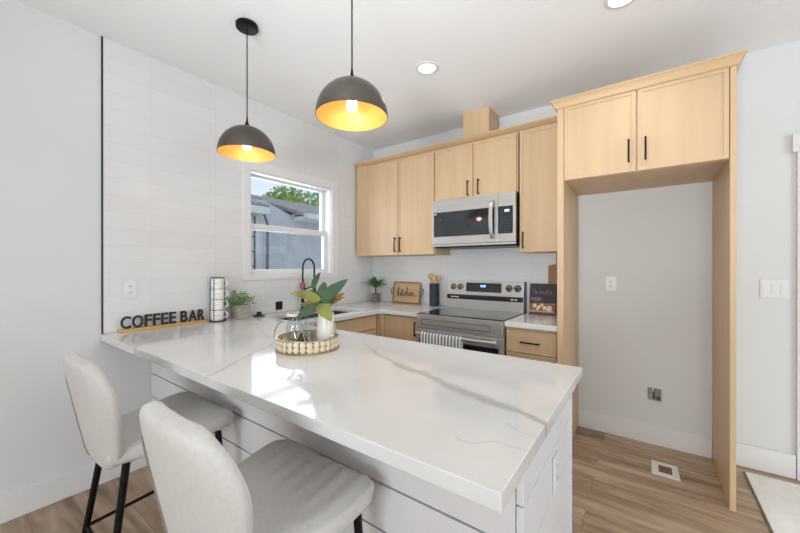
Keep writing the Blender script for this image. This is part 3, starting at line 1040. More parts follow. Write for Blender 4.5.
put('vent_band', MB().box(RX0 + .004, RX1 - .010, -.104, -.084, 1.008, 1.052, .008), M['blackplastic'], k)
# slanted control fascia: y as a function of z


def fy(z):
    return -.084 + (z - 1.055) / .13 * .016


dp = put('display', MB().prism([(fy(1.085) - .003, 1.083), (fy(1.17) - .003, 1.170), (fy(1.17) + .004, 1.170), (fy(1.085) + .004, 1.083)], 'x', 1.265, 1.62, .001), M['blackglass'], k)
tb = text_mb('12:00', .01, .002)
put('clock_digits', place_text(*tb, .05, .020, (1.415, fy(1.132) - .0033, 1.130), (1, 0, 0), (0, .123, .992), .001), emis('blue_digits', (150, 200, 255), 3), dp)
kn = MB()
for i, x in enumerate((1.128, 1.205, 1.690, 1.768)):
    z = 1.125
    d = Vector((0, -1, -.12)).normalized()
    p = Vector((x, fy(z) - .0005, z))
    ko = put('knob', MB().cyl(p, p + d * .010, .030, .029, 24, .002).cyl(p + d * .010, p + d * .030, .023, .020, 24, .003), M['chrome'], k)
    ks = MB()
    ks.lathe([(.0315, 0), (.034, 0), (.034, .002), (.0315, .002)], p, 28, d, closed=True)
    c2 = p + d * .030
    ks.box(c2.x - .004, c2.x + .004, c2.y - .006, c2.y + .001, c2.z - .020, c2.z + .020, .001)
    put('knob_grip', ks, M['blackplastic'], ko)
wm = MB()
for q in range(7):
    x = 1.115 + q * .0125
    wm.box(x, x + .009, -.1050, -.1042, 1.023 + .001 * (q % 2), 1.033)
put('lettering', wm, M['paper'], k)
put('badge', MB().box(1.715, 1.735, -.1048, -.1042, 1.022, 1.034).box(1.748, 1.768, -.1048, -.1042, 1.022, 1.034), M['paper'], k)

# towel draped over the oven handle
tw = MB()
hy, hz, hr = RY - .058, .752, .0155
NX = 48
prof_t = [(hy - .0165, .46)] + [(hy - .0165, .46 + q * .29 / 8) for q in range(1, 9)]
for a in range(1, 8):
    t = PI - PI * a / 8
    prof_t.append((hy + math.cos(t) * hr, hz + math.sin(t) * hr))
prof_t += [(hy + .0165, .75 - q * .2 / 5) for q in range(0, 6)]
pts = []
for i in range(NX + 1):
    x = 1.135 + .385 * i / NX
    row = []
    for j, (y, z) in enumerate(prof_t):
        drop = max(0, hz - z)
        fr_ = min(1, drop / .08) * .004 * math.sin(i * .9) if j < 9 else 0
        row.append((x + (.004 * math.sin(z * 30)), y - abs(fr_) - (.001 if j < 9 else -.001), z))
    pts.append(row)
vs = [[tw.bm.verts.new(p) for p in r] for r in pts]
for i in range(NX):
    for j in range(len(prof_t) - 1):
        tw.bm.faces.new((vs[i][j], vs[i + 1][j], vs[i + 1][j + 1], vs[i][j + 1]))
o = solo('dish_towel', tw, M['towel'], 'grey and white striped towel over the oven handle', 'towel')
md = o.modifiers.new('thickness', 'SOLIDIFY')
md.thickness = .0024
md.offset = 0

# ------------------------------------------------------------------ microwave
MX0, MX1, MZ0, MZ1, MY = 1.064, 1.845, 1.512, 1.9435, -.395
k = thing('microwave', (1.45, -.2, MZ0), 'stainless over-the-range microwave with dark glass door', 'microwave')
put('body', MB().box(MX0, MX1, MY + .032, -.012, MZ0, MZ1, .002), M['blackplastic'], k)
DX = 1.700
d = put('door', MB().box(MX0, DX - .002, MY, MY + .0315, MZ0 + .022, MZ1 - .001, .003), M['steel'], k)
put('window', MB().box(MX0 + .02, DX - .030, MY - .002, MY - .0002, MZ0 + .09, MZ1 - .115, .0005), M['greyglass'], d)
hb = [(DX - .045, MY - .001, MZ0 + .055), (DX - .045, MY - .034, MZ0 + .085), (DX - .045, MY - .045, MZ0 + .21), (DX - .045, MY - .034, MZ1 - .085), (DX - .045, MY - .001, MZ1 - .055)]
hmb = MB()
path = []
for i in range(17):
    t = i / 16
    z = MZ0 + .05 + t * (MZ1 - MZ0 - .105)
    path.append((MY - .001 - .045 * math.sin(PI * t) ** .5, z))
for i in range(16):
    pass
hp = [(y - .012, z) for y, z in path] + [(y, z) for y, z in reversed(path)]
hmb.prism([(y, z) for y, z in hp], 'x', DX - .060, DX - .030, .003)
put('handle', hmb, M['steel'], d)
cp = put('control_column', MB().box(DX + .001, MX1, MY, MY + .0315, MZ0 + .022, MZ1 - .001, .003), M['steel'], k)
pn = put('control_panel', MB().box(DX + .002, MX1 - .02, MY - .002, MY - .0002, MZ0 + .09, MZ1 - .115, .0005), M['greyglass'], cp)
put('display', MB().box(1.757, 1.797, MY - .0028, MY - .0021, 1.780, 1.800), emis('pale_display', (170, 200, 225), 1.2), cp)
kb = MB()
for r in range(6):
    for c_ in range(4):
        x, z = 1.735 + c_ * .024, 1.735 - r * .024
        kb.box(x - .006, x + .006, MY - .0027, MY - .0021, z - .0022, z + .0022)
put('key_legend', kb, M['darkgrey'], cp)
put('vent_grille', MB().box(MX0, MX1, MY + .004, MY + .0315, MZ0 + .001, MZ0 + .020, .002).box(MX0 + .25, MX1 - .28, MY + .002, MY + .004, MZ0 + .004, MZ0 + .017), M['steel2'], k)
put('underside', MB().box(MX0 + .01, MX1 - .01, MY + .04, -.02, MZ0 - .012, MZ0 - .0003, .002), M['blackplastic'], k)
put('badge', MB().box(MX0 + .028, MX0 + .048, MY - .0026, MY - .0021, MZ1 - .135, MZ1 - .125), M['paper'], k)

# ------------------------------------------------------------------ ceiling lights


def pendant(x, y, label):
    r = thing('pendant_light', (x, y, CZ), label, 'pendant lamp', 'dome pendants over the peninsula')
    put('canopy', MB().lathe([(0, -.0005), (.060, -.0005), (.062, -.004), (.060, -.022), (.052, -.027), (0, -.027)], (x, y, CZ), 40), M['black'], r)
    put('cord', MB().cyl((x, y, CZ - .027), (x, y, 2.19), .0033, seg=8), M['black'], r)
    R, zr, H = .157, 1.985, .160
    outer = [(R * math.cos(a), zr + H * math.sin(a)) for a in [PI / 2 * i / 20 for i in range(20)]] + [(.014, zr + H)]
    sh = put('shade', MB().lathe(outer + [(.012, zr + H - .003)] + [((R - .003) * math.cos(a), zr + .0 + (H - .0025) * math.sin(a)) for a in [PI / 2 * i / 20 for i in range(19, -1, -1)]], (x, y, 0), 48, closed=True), [M['shade'], M['gold']], r, angle=60)
    me = sh.data
    # inner faces carry the gold lining
    for p in me.polygons:
        c = p.center + Vector((0, 0, CZ - zr))
        n = p.normal
        v = Vector((c.x, c.y, c.z))
        if n.dot(v) < 0:
            p.material_index = 1
    put('cap', MB().lathe([(0, 2.20), (.004, 2.20), (.006, 2.175), (.013, 2.155), (.017, 2.146), (.017, 2.138), (0, 2.138)], (x, y, 0), 24), M['black'], r)
    sk_ = put('socket', MB().cyl((x, y, 2.137), (x, y, 2.085), .018, .020, 20), M['black'], r)
    prof = [(0, 2.086), (.013, 2.085), (.015, 2.075), (.020, 2.058), (.0245, 2.040), (.023, 2.022), (.014, 2.011), (0, 2.008)]
    bl = put('bulb', MB().lathe(prof, (x, y, 0), 20), M['bulb'], r)
    d = bpy.data.lights.new('bulb_light', 'POINT')
    d.energy, d.color, d.shadow_soft_size = 0.8, (1.0, .88, .70), .03
    lo = bpy.data.objects.new('bulb_light', d)
    COL.objects.link(lo)
    lo.parent = r
    lo.location = (0, 0, 1.992 - CZ)
    return r


pendant(.819, -2.094, 'black dome pendant with gold lining, nearer the tiled wall and window')
pendant(1.661, -2.094, 'black dome pendant with gold lining, nearer the middle of the ceiling')


def downlight(x, y, label):
    r = thing('recessed_light', (x, y, CZ), label, 'ceiling light', 'recessed ceiling lights')
    put('trim_ring', MB().lathe([(.060, -.0005), (.082, -.0005), (.082, -.004), (.062, -.007), (.060, -.003)], (x, y, CZ), 36, closed=True), M['white'], r)
    put('lens', MB().cyl((x, y, CZ - .0005), (x, y, CZ - .0035), .0595, seg=36), M['can'], r)
    d = bpy.data.lights.new('downlight_glow', 'SPOT')
    d.energy, d.spot_size, d.spot_blend, d.shadow_soft_size, d.color = 15, 2.4, .9, .055, (1, .985, .96)
    lo = bpy.data.objects.new('downlight_glow', d)
    COL.objects.link(lo)
    lo.parent = r
    lo.location = (0, 0, -.02)


downlight(1.443, -1.107, 'small round lit downlight in the ceiling before the wall cabinets')
downlight(2.602, -1.055, 'round lit downlight cut off by the top edge of the photo')

# ------------------------------------------------------------------ things on the worktops
ZT = CT + .0006
# coffee bar sign: wooden strip and nine letters
SY_0, SY_1 = -2.490, -1.962
k = thing('coffee_bar_sign', (.05, -2.22, ZT), 'COFFEE BAR sign of black letters on a honey wood strip by the tiled wall', 'sign')
put('base', MB().box(.012, .052, SY_0, SY_1, ZT, ZT + .017, .002), M['honey'], k)
word = 'COFFEE BAR'
adv = {'C': .95, 'O': 1.08, 'F': .72, 'E': .74, 'B': .82, 'A': .98, 'R': .84, ' ': .24}
tot = sum(adv[c_] for c_ in word) + .13 * (len(word) - 1)
sc = (SY_1 - SY_0 - .025) / tot
yy = SY_0 + .012
for c_ in word:
    if c_ != ' ':
        tb = text_mb(c_, .018, .05)
        put('letter', place_text(*tb, adv[c_] * sc, .080, (.026, yy, ZT + .0172), (0, 1, 0), (0, 0, 1), .009), M['letters'], k)
    yy += (adv[c_] + .13) * sc

# stacked mugs on a wire tower
TX, TYY = .080, -1.905
k = thing('mug_rack', (TX, TYY, ZT), 'dark wire tower holding four stacked white mugs', 'mug rack')
rk = MB()
rk.lathe([(.052, 0), (.058, 0), (.058, .006), (.052, .006)], (TX, TYY, ZT), 36, closed=True)
rk.lathe([(.045, .326), (.049, .326), (.049, .331), (.045, .331)], (TX, TYY, ZT), 36, closed=True)
put('ring', rk, M['bronze'], k)
for a in (2.2, 3.9, 5.35, .75):
    put('rod', MB().tube([(TX + .055 * math.cos(a), TYY + .055 * math.sin(a), ZT + .003), (TX + .050 * math.cos(a), TYY + .050 * math.sin(a), ZT + .30), (TX + .047 * math.cos(a), TYY + .047 * math.sin(a), ZT + .328)], .0022, 8), M['bronze'], k)
ord_ = ['lowest', 'second from bottom', 'third from bottom', 'topmost']
ad_ = Vector((.62, .78, 0))
for i in range(4):
    z = ZT + .0075 + i * .0790
    mg = thing('mug', (TX, TYY, z), f'white mug in the wire tower, {ord_[i]} of the four', 'mug', 'stacked white mugs')
    put('body', MB().lathe([(0, 0), (.036, 0), (.040, .003), (.0425, .02), (.0425, .0765), (.040, .0765), (.039, .02), (.034, .006), (0, .006)], (TX, TYY, z), 36), M['paper'], mg)
    if i < 3 or True:
        hpth = []
        for q in range(11):
            t = PI * q / 10
            rr = .0415 + .030 * math.sin(t)
            hpth.append((TX + ad_.x * rr, TYY + ad_.y * rr, z + .040 + .024 * math.cos(t)))
        put('handle', MB().tube(hpth, .0042, 8), M['paper'], mg)
    # a thin printed line round the mug front
    ln = MB()
    for s_ in range(7):
        a = -1.05 + s_ * .13
        ln.box(TX + .0425 * math.cos(a) - .0006, TX + .0425 * math.cos(a) + .0007, TYY + .0425 * math.sin(a) - .0022, TYY + .0425 * math.sin(a) + .0022, z + .040, z + .0425)
    put('print', ln, M['darkgrey'], mg)

# square planter with bushy succulent
PXc, PYc = .085, -1.725
k = thing('potted_plant', (PXc, PYc, ZT), 'small bushy green plant in a square grey concrete pot by the mug tower', 'potted plant')
pot = MB()
a, b2, h = .047, .053, .108
rings = []
for s_, z in ((a, 0), (b2, h), (b2 - .008, h), (b2 - .012, .085), (0, .085)):
    rings.append([pot.bm.verts.new((PXc + u * s_, PYc + v * s_, ZT + z)) for u, v in ((-1, -1), (1, -1), (1, 1), (-1, 1))] if s_ else [pot.bm.verts.new((PXc, PYc, ZT + z))])
for A, B in zip(rings[:-1], rings[1:]):
    for i in range(4):
        if len(B) == 4:
            pot.bm.faces.new((A[i], A[(i + 1) % 4], B[(i + 1) % 4], B[i]))
        else:
            pot.bm.faces.new((A[i], A[(i + 1) % 4], B[0]))
pot.bm.faces.new(rings[0][::-1])
put('pot', pot, M['concrete'], k)


def blade(mb, base, tip, width, up, bend=.0, n=6, cup=.15):
    """solid pointed leaf from base to tip with a fold along the midrib"""
    base, tip = Vector(base), Vector(tip)
    d = tip - base
    s = d.cross(Vector(up)).normalized()
    nn = s.cross(d).normalized()
    rows = []
    for i in range(n + 1):
        t = i / n
        wv_ = width * max(.02, math.sin(PI * min(1, t ** .8 * .985 + .015))) ** .75 * .5
        c_ = base + d * t + nn * bend * 4 * t * (1 - t)
        th_ = .0006
        rows.append([mb.bm.verts.new(c_ - s * wv_ + nn * (cup * wv_)), mb.bm.verts.new(c_ - nn * th_), mb.bm.verts.new(c_ + s * wv_ + nn * (cup * wv_)), mb.bm.verts.new(c_ + nn * th_)])
    for A, B in zip(rows[:-1], rows[1:]):
        for i in range(4):
            mb.bm.faces.new((A[i], A[(i + 1) % 4], B[(i + 1) % 4], B[i]))
    mb.bm.faces.new(rows[0][::-1])
    mb.bm.faces.new(rows[-1])
    return mb


fo = MB()
rnd = random.Random(11)
for i in range(170):
    a = rnd.uniform(0, 2 * PI)
    e = rnd.uniform(.05, 1.45)
    rr = rnd.uniform(.045, .108)
    base = Vector((PXc + .03 * math.cos(a) * rnd.random(), PYc + .03 * math.sin(a) * rnd.random(), ZT + .095 + .02 * rnd.random()))
    mid = base + Vector((math.cos(a) * math.cos(e) * rr * .75, math.sin(a) * math.cos(e) * rr * 1.05, math.sin(e) * rr))
    d = Vector((math.cos(a + rnd.uniform(-.8, .8)), math.sin(a + rnd.uniform(-.8, .8)), rnd.uniform(-.3, .9))).normalized()
    tip = mid + d * rnd.uniform(.018, .034)
    tip.x = max(tip.x, .014)
    mid.x = max(mid.x, .016)
    blade(fo, mid, tip, rnd.uniform(.012, .02), (.2, .1, 1), .002, 4)
    if i % 4 == 0:
        fo.tube([base, mid], .0012, 5)
put('foliage', fo, M['leaf'], k)

# small dark dish-like stopper right of planter
gx, gy = .10, -1.575
k = thing('sink_stopper', (gx, gy, ZT), 'small dark domed stopper lying right of the square planter', 'stopper')
put('disc', MB().lathe([(0, 0), (.046, 0), (.048, .004), (.044, .010), (.020, .014), (0, .015)], (gx, gy, ZT), 28), M['blackplastic'], k)
put('knob', MB().lathe([(0, .0145), (.016, .0145), (.022, .024), (.018, .036), (0, .040)], (gx, gy, ZT), 20), M['blackplastic'], k)

# corner palm
cx, cy = .150, -.135
k = thing('potted_plant', (cx, cy, ZT), 'small green palm in a ribbed taupe pot in the back corner', 'potted plant')
rib = []
pr = [(0, 0), (.036, 0), (.040, .004), (.046, .100), (.043, .100), (.040, .088), (0, .088)]
pm = MB().lathe(pr, (cx, cy, ZT), 36)
for v in pm.bm.verts:
    d = Vector((v.co.x - cx, v.co.y - cy))
    if d.length > .03:
        a = math.atan2(d.y, d.x)
        f_ = 1 + .03 * math.cos(a * 18)
        v.co.x, v.co.y = cx + d.x * f_, cy + d.y * f_
put('pot', pm, M['darkpot'], k)
put('stem', MB().tube([(cx, cy, ZT + .085), (cx + .003, cy, ZT + .13), (cx, cy, ZT + .175)], [.011, .010, .008], 8), M['stem'], k)
fo = MB()
rnd = random.Random(5)
for i in range(26):
    a = 2 * PI * i * .618
    e = .10 + .85 * ((i % 5) / 4)
    L_n = rnd.uniform(.15, .195)
    base = Vector((cx, cy, ZT + .15 + .04 * rnd.random()))
    tip = base + Vector((math.cos(a) * math.cos(e), math.sin(a) * math.cos(e), math.sin(e) * .75)) * L_n
    tip.x = max(tip.x, .016)
    tip.y = min(tip.y, -.016)
    blade(fo, base, tip, rnd.uniform(.042, .058), (0, 0, 1), .016, 6)
put('fronds', fo, M['palm'], k)

# rustic kitchen sign leaning on the backsplash
k = thing('kitchen_sign', (.53, -.06, ZT), 'rustic tan wooden sign with script word kitchen leaning on the backsplash', 'sign')
lean = Matrix.Rotation(math.radians(-9), 4, 'X')


def leaning(mb, o, rot=lean):
    bmesh.ops.transform(mb.bm, matrix=Matrix.Translation(Vector(o)) @ rot, verts=mb.bm.verts[:])
    return mb


KO = (.345, -.062, ZT + .003)
W_, H_ = .362, .236


def rrect(w_, h_, r, n=6, x0=0, z0=0):
    pts = []
    for (px, pz, a0_) in ((w_ - r, r, -PI / 2), (w_ - r, h_ - r, 0), (r, h_ - r, PI / 2), (r, r, PI)):
        for i in range(n + 1):
            a = a0_ + PI / 2 * i / n
            pts.append((x0 + px + r * math.cos(a), z0 + pz + r * math.sin(a)))
    return pts


bd = put('board', leaning(MB().prism(rrect(W_, H_, .022), 'y', 0, .014, .002), KO), M['rustic'], k)
rim = MB().holed(rrect(W_ + .008, H_ + .004, .024, x0=-.004, z0=-.001), [rrect(W_ - .020, H_ - .022, .016, x0=.010, z0=.011)], 'y', -.007, -.0005, .002)
put('rim', leaning(rim, KO), M['walnut'], k)
for sx, d in ((-.003, -1), (W_ + .003, 1)):
    pth = [(sx, .006, .165), (sx + d * .030, .004, .165), (sx + d * .033, .004, .15), (sx + d * .022, .004, .095), (sx, .006, .085)]
    put('loop_handle', leaning(MB().tube(pth, .0035, 8), KO), M['bronze'], k)
# script word built from pen strokes (x, z in letter units)
strokes = [
    [(0, 0), (.1, .5), (.25, 1.25), (.2, 1.4), (.12, 1.2), (.1, .6), (.08, 0)],
    [(.1, .35), (.25, .62), (.34, .6), (.3, .45), (.14, .36), (.3, .1), (.42, .02), (.55, .2)],
    [(.55, .2), (.66, .6), (.62, .15), (.7, .02), (.82, .2)],
    [(.82, .2), (.98, 1.15), (.92, .2), (1.0, .02), (1.12, .18)], [(.78, .8), (1.16, .88)],
    [(1.52, .5), (1.42, .62), (1.26, .45), (1.22, .15), (1.35, .01), (1.55, .2)],
    [(1.55, .2), (1.78, 1.0), (1.82, 1.35), (1.74, 1.3), (1.7, .7), (1.68, 0), (1.76, .45), (1.9, .6), (1.96, .4), (1.96, .1), (2.04, .02), (2.16, .2)],
    [(2.16, .2), (2.36, .38), (2.42, .56), (2.3, .6), (2.22, .3), (2.32, .03), (2.56, .22)],
    [(2.56, .22), (2.66, .6), (2.66, 0), (2.74, .45), (2.88, .6), (2.95, .4), (2.95, .1), (3.06, .02), (3.35, .25)],
]


def smooth_path(pts, n=5):
    out = []
    P_ = [Vector((p[0], p[1], 0)) for p in pts]
    for i in range(len(P_) - 1):
        p0, p1, p2, p3 = P_[max(0, i - 1)], P_[i], P_[i + 1], P_[min(len(P_) - 1, i + 2)]
        for q in range(n):
            t = q / n
            out.append(.5 * ((2 * p1) + (p2 - p0) * t + (2 * p0 - 5 * p1 + 4 * p2 - p3) * t * t + (3 * p1 - p0 - 3 * p2 + p3) * t ** 3))
    out.append(P_[-1])
    return out


sw = MB()
for s_ in strokes:
    sw.tube([(.055 + p.x * .074, -.0012, .080 + p.y * .068) for p in smooth_path(s_)], .0030, 6)
sw.lathe([(0, -.003), (.004, 0), (0, .003)], (.055 + .66 * .074, -.0012, .080 + .85 * .068), 8)
put('script_word', leaning(sw, KO), M['letters'], k)

# utensil crock
ux_, uy_ = .905, -.082
k = thing('utensil_crock', (ux_, uy_, ZT), 'tall matte black utensil crock left of the range', 'crock')
put('body', MB().lathe([(0, 0), (.047, 0), (.050, .004), (.050, .232), (.048, .235), (.045, .232), (.045, .01), (0, .01)], (ux_, uy_, ZT), 36), mat('matte_charcoal_ceramic', (44, 48, 54), .6), k)
for i, (dx, dy, tx, ty, L_n, wd, lab) in enumerate(((-.018, .006, -.052, .010, .345, .040, 'wooden spoon leaning left in the black utensil crock'),
                                                     (.004, -.010, .000, -.012, .325, .032, 'wooden slotted turner upright in the middle of the black crock'),
                                                     (.020, .010, .042, .012, .325, .030, 'wooden utensil leaning right in the black utensil crock'))):
    b0 = Vector((ux_ + dx * .5, uy_ + dy * .5, ZT + .0125))
    t0 = Vector((ux_ + tx, uy_ + ty, ZT + L_n))
    u = thing('wooden_utensil', b0, lab, 'utensil', 'wooden utensils in the crock')
    m0 = b0 + (t0 - b0) * .78
    put('shaft', MB().tube([b0, m0], [.005, .006], 10), M['spoon'], u)
    hd = MB()
    d = (t0 - m0).normalized()
    L1 = (t0 - m0).length
    hd.lathe([(0, 0), (.008, .002), (wd * .75, L1 * .35), (wd, L1 * .62), (wd * .7, L1 * .92), (0, L1)], m0 - d * .004, 16, d)
    cc = m0
    for v in hd.bm.verts:
        v.co.y = cc.y + (v.co.y - cc.y) * .3
    put('bowl', hd, M['spoon'], u)

# pizza board and cutting board at the right
k = thing('pizza_sign', (1.98, -.08, ZT), 'charcoal pizza board with chalk lettering leaning right of the range', 'sign')
PO = (1.872, -.100, ZT + .0014)
lean2 = Matrix.Rotation(math.radians(-8), 4, 'X') 
PW, PH = .215, .265
put('board', leaning(MB().box(0, PW, 0, .012, 0, PH, .0015), PO, lean2), M['slate'], k)
pz = put('pizza_picture', leaning(MB().box(.001, PW - .001, -.0012, -.0002, .012, .098), PO, lean2), mat('pizza_crust_band', (134, 84, 70), .6, 0, .5, 30), k)
tp = MB()
rnd = random.Random(2)
for (x, z, r) in ((.045, .074, .017), (.085, .064, .014), (.125, .056, .019), (.165, .052, .024), (.105, .082, .012), (.07, .045, .013)):
    tp.lathe([(0, 0), (r, 0), (r * .9, .0012), (0, .0016)], (x, -.0013, z), 20, (0, -1, 0))
put('topping', leaning(tp, PO, lean2), mat('pizza_topping', (226, 196, 160), .6, 0, .3, 40), pz)
gr = MB()
for (x, z, r) in ((.065, .066, .010), (.105, .060, .009), (.145, .070, .008), (.035, .052, .008)):
    gr.lathe([(0, 0), (r, 0), (r * .9, .002), (0, .0024)], (x, -.0013, z), 12, (0, -1, 0))
put('herb', leaning(gr, PO, lean2), M['leaf'], pz)
put('lower_stripe', leaning(MB().box(.001, PW - .02, -.0016, -.0013, .020, .034), PO, lean2), mat('pinkish_stripe', (176, 150, 150), .7), pz)
tb = text_mb('PIZZA', .0, .01)
put('lettering', leaning(place_text(*tb, .082, .026, (.018, -.0002, .118), (1, 0, 0), (0, 0, 1), .001), PO, lean2), M['chalk'], k)
scr = [[(0, 1), (.1, .3), (.3, 0), (.45, .3), (.35, .9), (.15, 1)], [(.5, .1), (.6, .6), (.62, .1), (.75, .5), (.85, .1)],
       [(.95, .1), (1.0, .55), (1.1, .6), (1.15, .1), (1.3, .6), (1.38, .1)], [(1.45, .3), (1.6, .55), (1.62, .1), (1.75, .15), (1.85, .55)],
       [(1.95, .1), (2.0, .6), (2.2, .6), (2.15, .1), (2.35, .3)], [(2.45, .95), (2.42, .7)], [(2.7, .6), (2.5, .5), (2.68, .25), (2.5, .08)]]
cs = MB()
for s_ in scr:
    cs.tube([(.022 + p.x * .058, -.0008, .170 + p.y * .052) for p in smooth_path(s_)], .0017, 5)
put('script_line', leaning(cs, PO, lean2), mat('dusty_pink_chalk', (150, 118, 124), .8), k)
k = thing('cutting_board', (2.1, -.03, ZT), 'brown wooden paddle board standing behind the pizza board', 'cutting board')
pd = [(0, 0), (.175, 0), (.175, .415), (.165, .425), (.118, .432), (.112, .445), (.112, .53), (.105, .545), (.070, .545), (.063, .53), (.063, .445), (.057, .432), (.010, .425), (0, .415)]
lean3 = Matrix.Rotation(math.radians(-2.0), 4, 'X')
put('board', leaning(MB().prism(pd, 'y', 0, .016, .003), (2.015, -.046, ZT + .0008), lean3), M['walnut'], k)

# ------------------------------------------------------------------ tray with vase and jar
TC = Vector((1.312, -2.052, ZT))
TR = .150
k = thing('beaded_tray', TC, 'round brass tray edged with two rows of cream discs on the peninsula', 'tray')
put('base', MB().lathe([(0, 0), (TR + .006, 0), (TR + .007, .004), (TR + .002, .008), (0, .008)], TC, 64), M['brass'], k)
put('rim', MB().lathe([(TR - .002, .058), (TR + .005, .058), (TR + .005, .064), (TR - .002, .064)], TC, 64, closed=True).lathe([(TR - .001, .032), (TR + .002, .032), (TR + .002, .035), (TR - .001, .035)], TC, 64, closed=True), M['brass'], k)
ND = 30
proto = None
for row, z in enumerate((.021, .046)):
    for i in range(ND):
        a = 2 * PI * (i + .5 * 0) / ND
        d = Vector((math.cos(a), math.sin(a), 0))
        if proto is None:
            mb = MB()
            mb.lathe([(0, -.003), (.0135, -.003), (.0148, 0), (.0135, .0035), (.006, .006), (0, .0065)], (0, 0, 0), 14, (1, 0, 0))
            bmesh.ops.translate(mb.bm, verts=mb.bm.verts[:], vec=TC)
            proto = put('disc', mb, M['cream'], k)
            o = proto
        else:
            o = proto.copy()
            COL.objects.link(o)
            o.parent = k
        o.location = d * TR + Vector((0, 0, z))
        o.rotation_euler = (0, 0, a)
RD = Vector((.81, .587, 0))
FD = Vector((-.587, .81, 0))
# two loop handles at the left and right ends
for s_ in (-1, 1):
    pth = []
    for q in range(15):
        t = PI * q / 14
        base = TC + RD * s_ * (TR + .002) * .80 + FD * (-.05 * s_ * 0)
        tang = FD if s_ > 0 else (RD * .9 - FD * .3).normalized()
        base = TC + RD * s_ * .100 - FD * .060 if s_ < 0 else TC + RD * .137 - FD * .030
        pth.append(base + tang * math.cos(t) * (.062 if s_ < 0 else .045) + Vector((0, 0, .060 + math.sin(t) * .082)))
    put('loop_handle', MB().tube(pth, .0028, 8), M['chrome'], k)

# glass jar with collar (left) on the tray
JC = TC + RD * (-.078) + FD * .035 + Vector((0, 0, .0086))
k = thing('glass_jar', JC, 'clear glass jar with wide neck at the left of the beaded tray', 'jar')
put('body', MB().lathe([(0, 0), (.043, 0), (.046, .004), (.046, .095), (.036, .118), (.034, .140), (.038, .146), (.038, .158), (.035, .158), (.035, .147), (.031, .140), (.033, .117), (.043, .093), (.043, .006), (0, .005)], JC, 36), M['clear'], k)
put('collar', MB().lathe([(.0385, .150), (.041, .150), (.041, .164), (.0385, .164)], JC, 36, closed=True), M['vase'], k)
# slim clear glass beside it
GC = TC + RD * (-.008) + FD * .080 + Vector((0, 0, .0086))
k = thing('glass_tumbler', GC, 'slim clear glass standing between the jar and the white vase', 'glass')
put('body', MB().lathe([(0, 0), (.028, 0), (.031, .003), (.033, .145), (.031, .145), (.029, .006), (0, .006)], GC, 32), M['clear'], k)
# white vase with big leaves
VC = TC + RD * .086 + FD * .030 + Vector((0, 0, .0086))
k = thing('leaf_vase', VC, 'white ceramic vase of large glossy green leaves on the beaded tray', 'vase of leaves')
put('vase', MB().lathe([(0, 0), (.038, 0), (.043, .005), (.048, .05), (.048, .090), (.044, .125), (.040, .150), (.041, .165), (.038, .165), (.037, .150), (.041, .124), (.044, .085), (.044, .05), (.037, .008), (0, .008)], VC, 40), M['vase'], k)
vm_ = VC + Vector((0, 0, .165))
hub = Vector((1.350, -1.998, 1.142))


def lpos(px, py, dd=0.0):
    """point on the vase's own upright plane (R across, z up) pushed dd away along F"""
    return hub + RD * ((px - 320.6) * .00516) + Vector((0, 0, -(py - 303) * .00516)) + FD * dd


leaves = [
    ((319, 306, .0), (346, 279.5, .05), .074, 'leafdk', (-.4, -1, .4), .010),
    ((320, 304, .02), (321.7, 282.0, .05), .060, 'leafdk', (0, -1, .2), .006),
    ((308, 291, .09), (314.6, 272.6, .12), .042, 'leafdk', (-.5, -1, .1), .008),
    ((320.5, 300, .0), (293, 293.0, -.045), .054, 'leafyl', (.1, -1, .8), .012),
    ((320, 305, -.01), (300, 316, -.07), .056, 'leafdk', (.3, -1, .7), .012),
    ((319, 304, -.02), (333.8, 319, -.075), .070, 'leafyl', (.4, -1, .4), .010),
    ((326, 304, .03), (341.5, 294.5, .08), .034, 'leafbr', (-.2, -1, .7), .004),
    ((328, 306, .03), (342.5, 298.0, .07), .026, 'leafbr', (-.2, -.8, 1), .004),
    ((320, 303, .04), (297, 307, .05), .046, 'leafbr', (.2, -1, .7), .006),
    ((304, 294, .06), (288, 287.5, .07), .020, 'leafpale', (.1, .2, 1), .003),
    ((308, 304, .05), (288.5, 306.5, .06), .024, 'leafpale', (.1, .1, 1), .003),
    ((322, 305, .02), (331, 284, .09), .060, 'leafdk', (-.2, -1, .2), .006),
    ((321, 303, .05), (306, 291, .06), .040, 'leafdk', (.2, -1, .4), .006),
]
for A, B, wd, mt, up, bend in leaves:
    o = put('leaf', blade(MB(), lpos(*A), lpos(*B), wd, Vector(RD) * up[0] - Vector(FD) * up[1] * -1 + Vector((0, 0, up[2])), bend, 10, .22), M[mt], k)
    if mt == 'leafyl':
        o['label'] = 'yellowish green leaf'
    if mt == 'leafbr':
        o['label'] = 'brown leaf underside'
    if mt == 'leafpale':
        o['label'] = 'pale narrow leaf'
st_ = MB()
for A, B, *_ in leaves:
    st_.tube([vm_ + Vector((0, 0, -.12)) + (lpos(*A) - hub) * .1, vm_ + (lpos(*A) - hub) * .3 - Vector((0, 0, .02)), lpos(*A)], .0022, 6)
put('stem', st_, M['stem'], k)
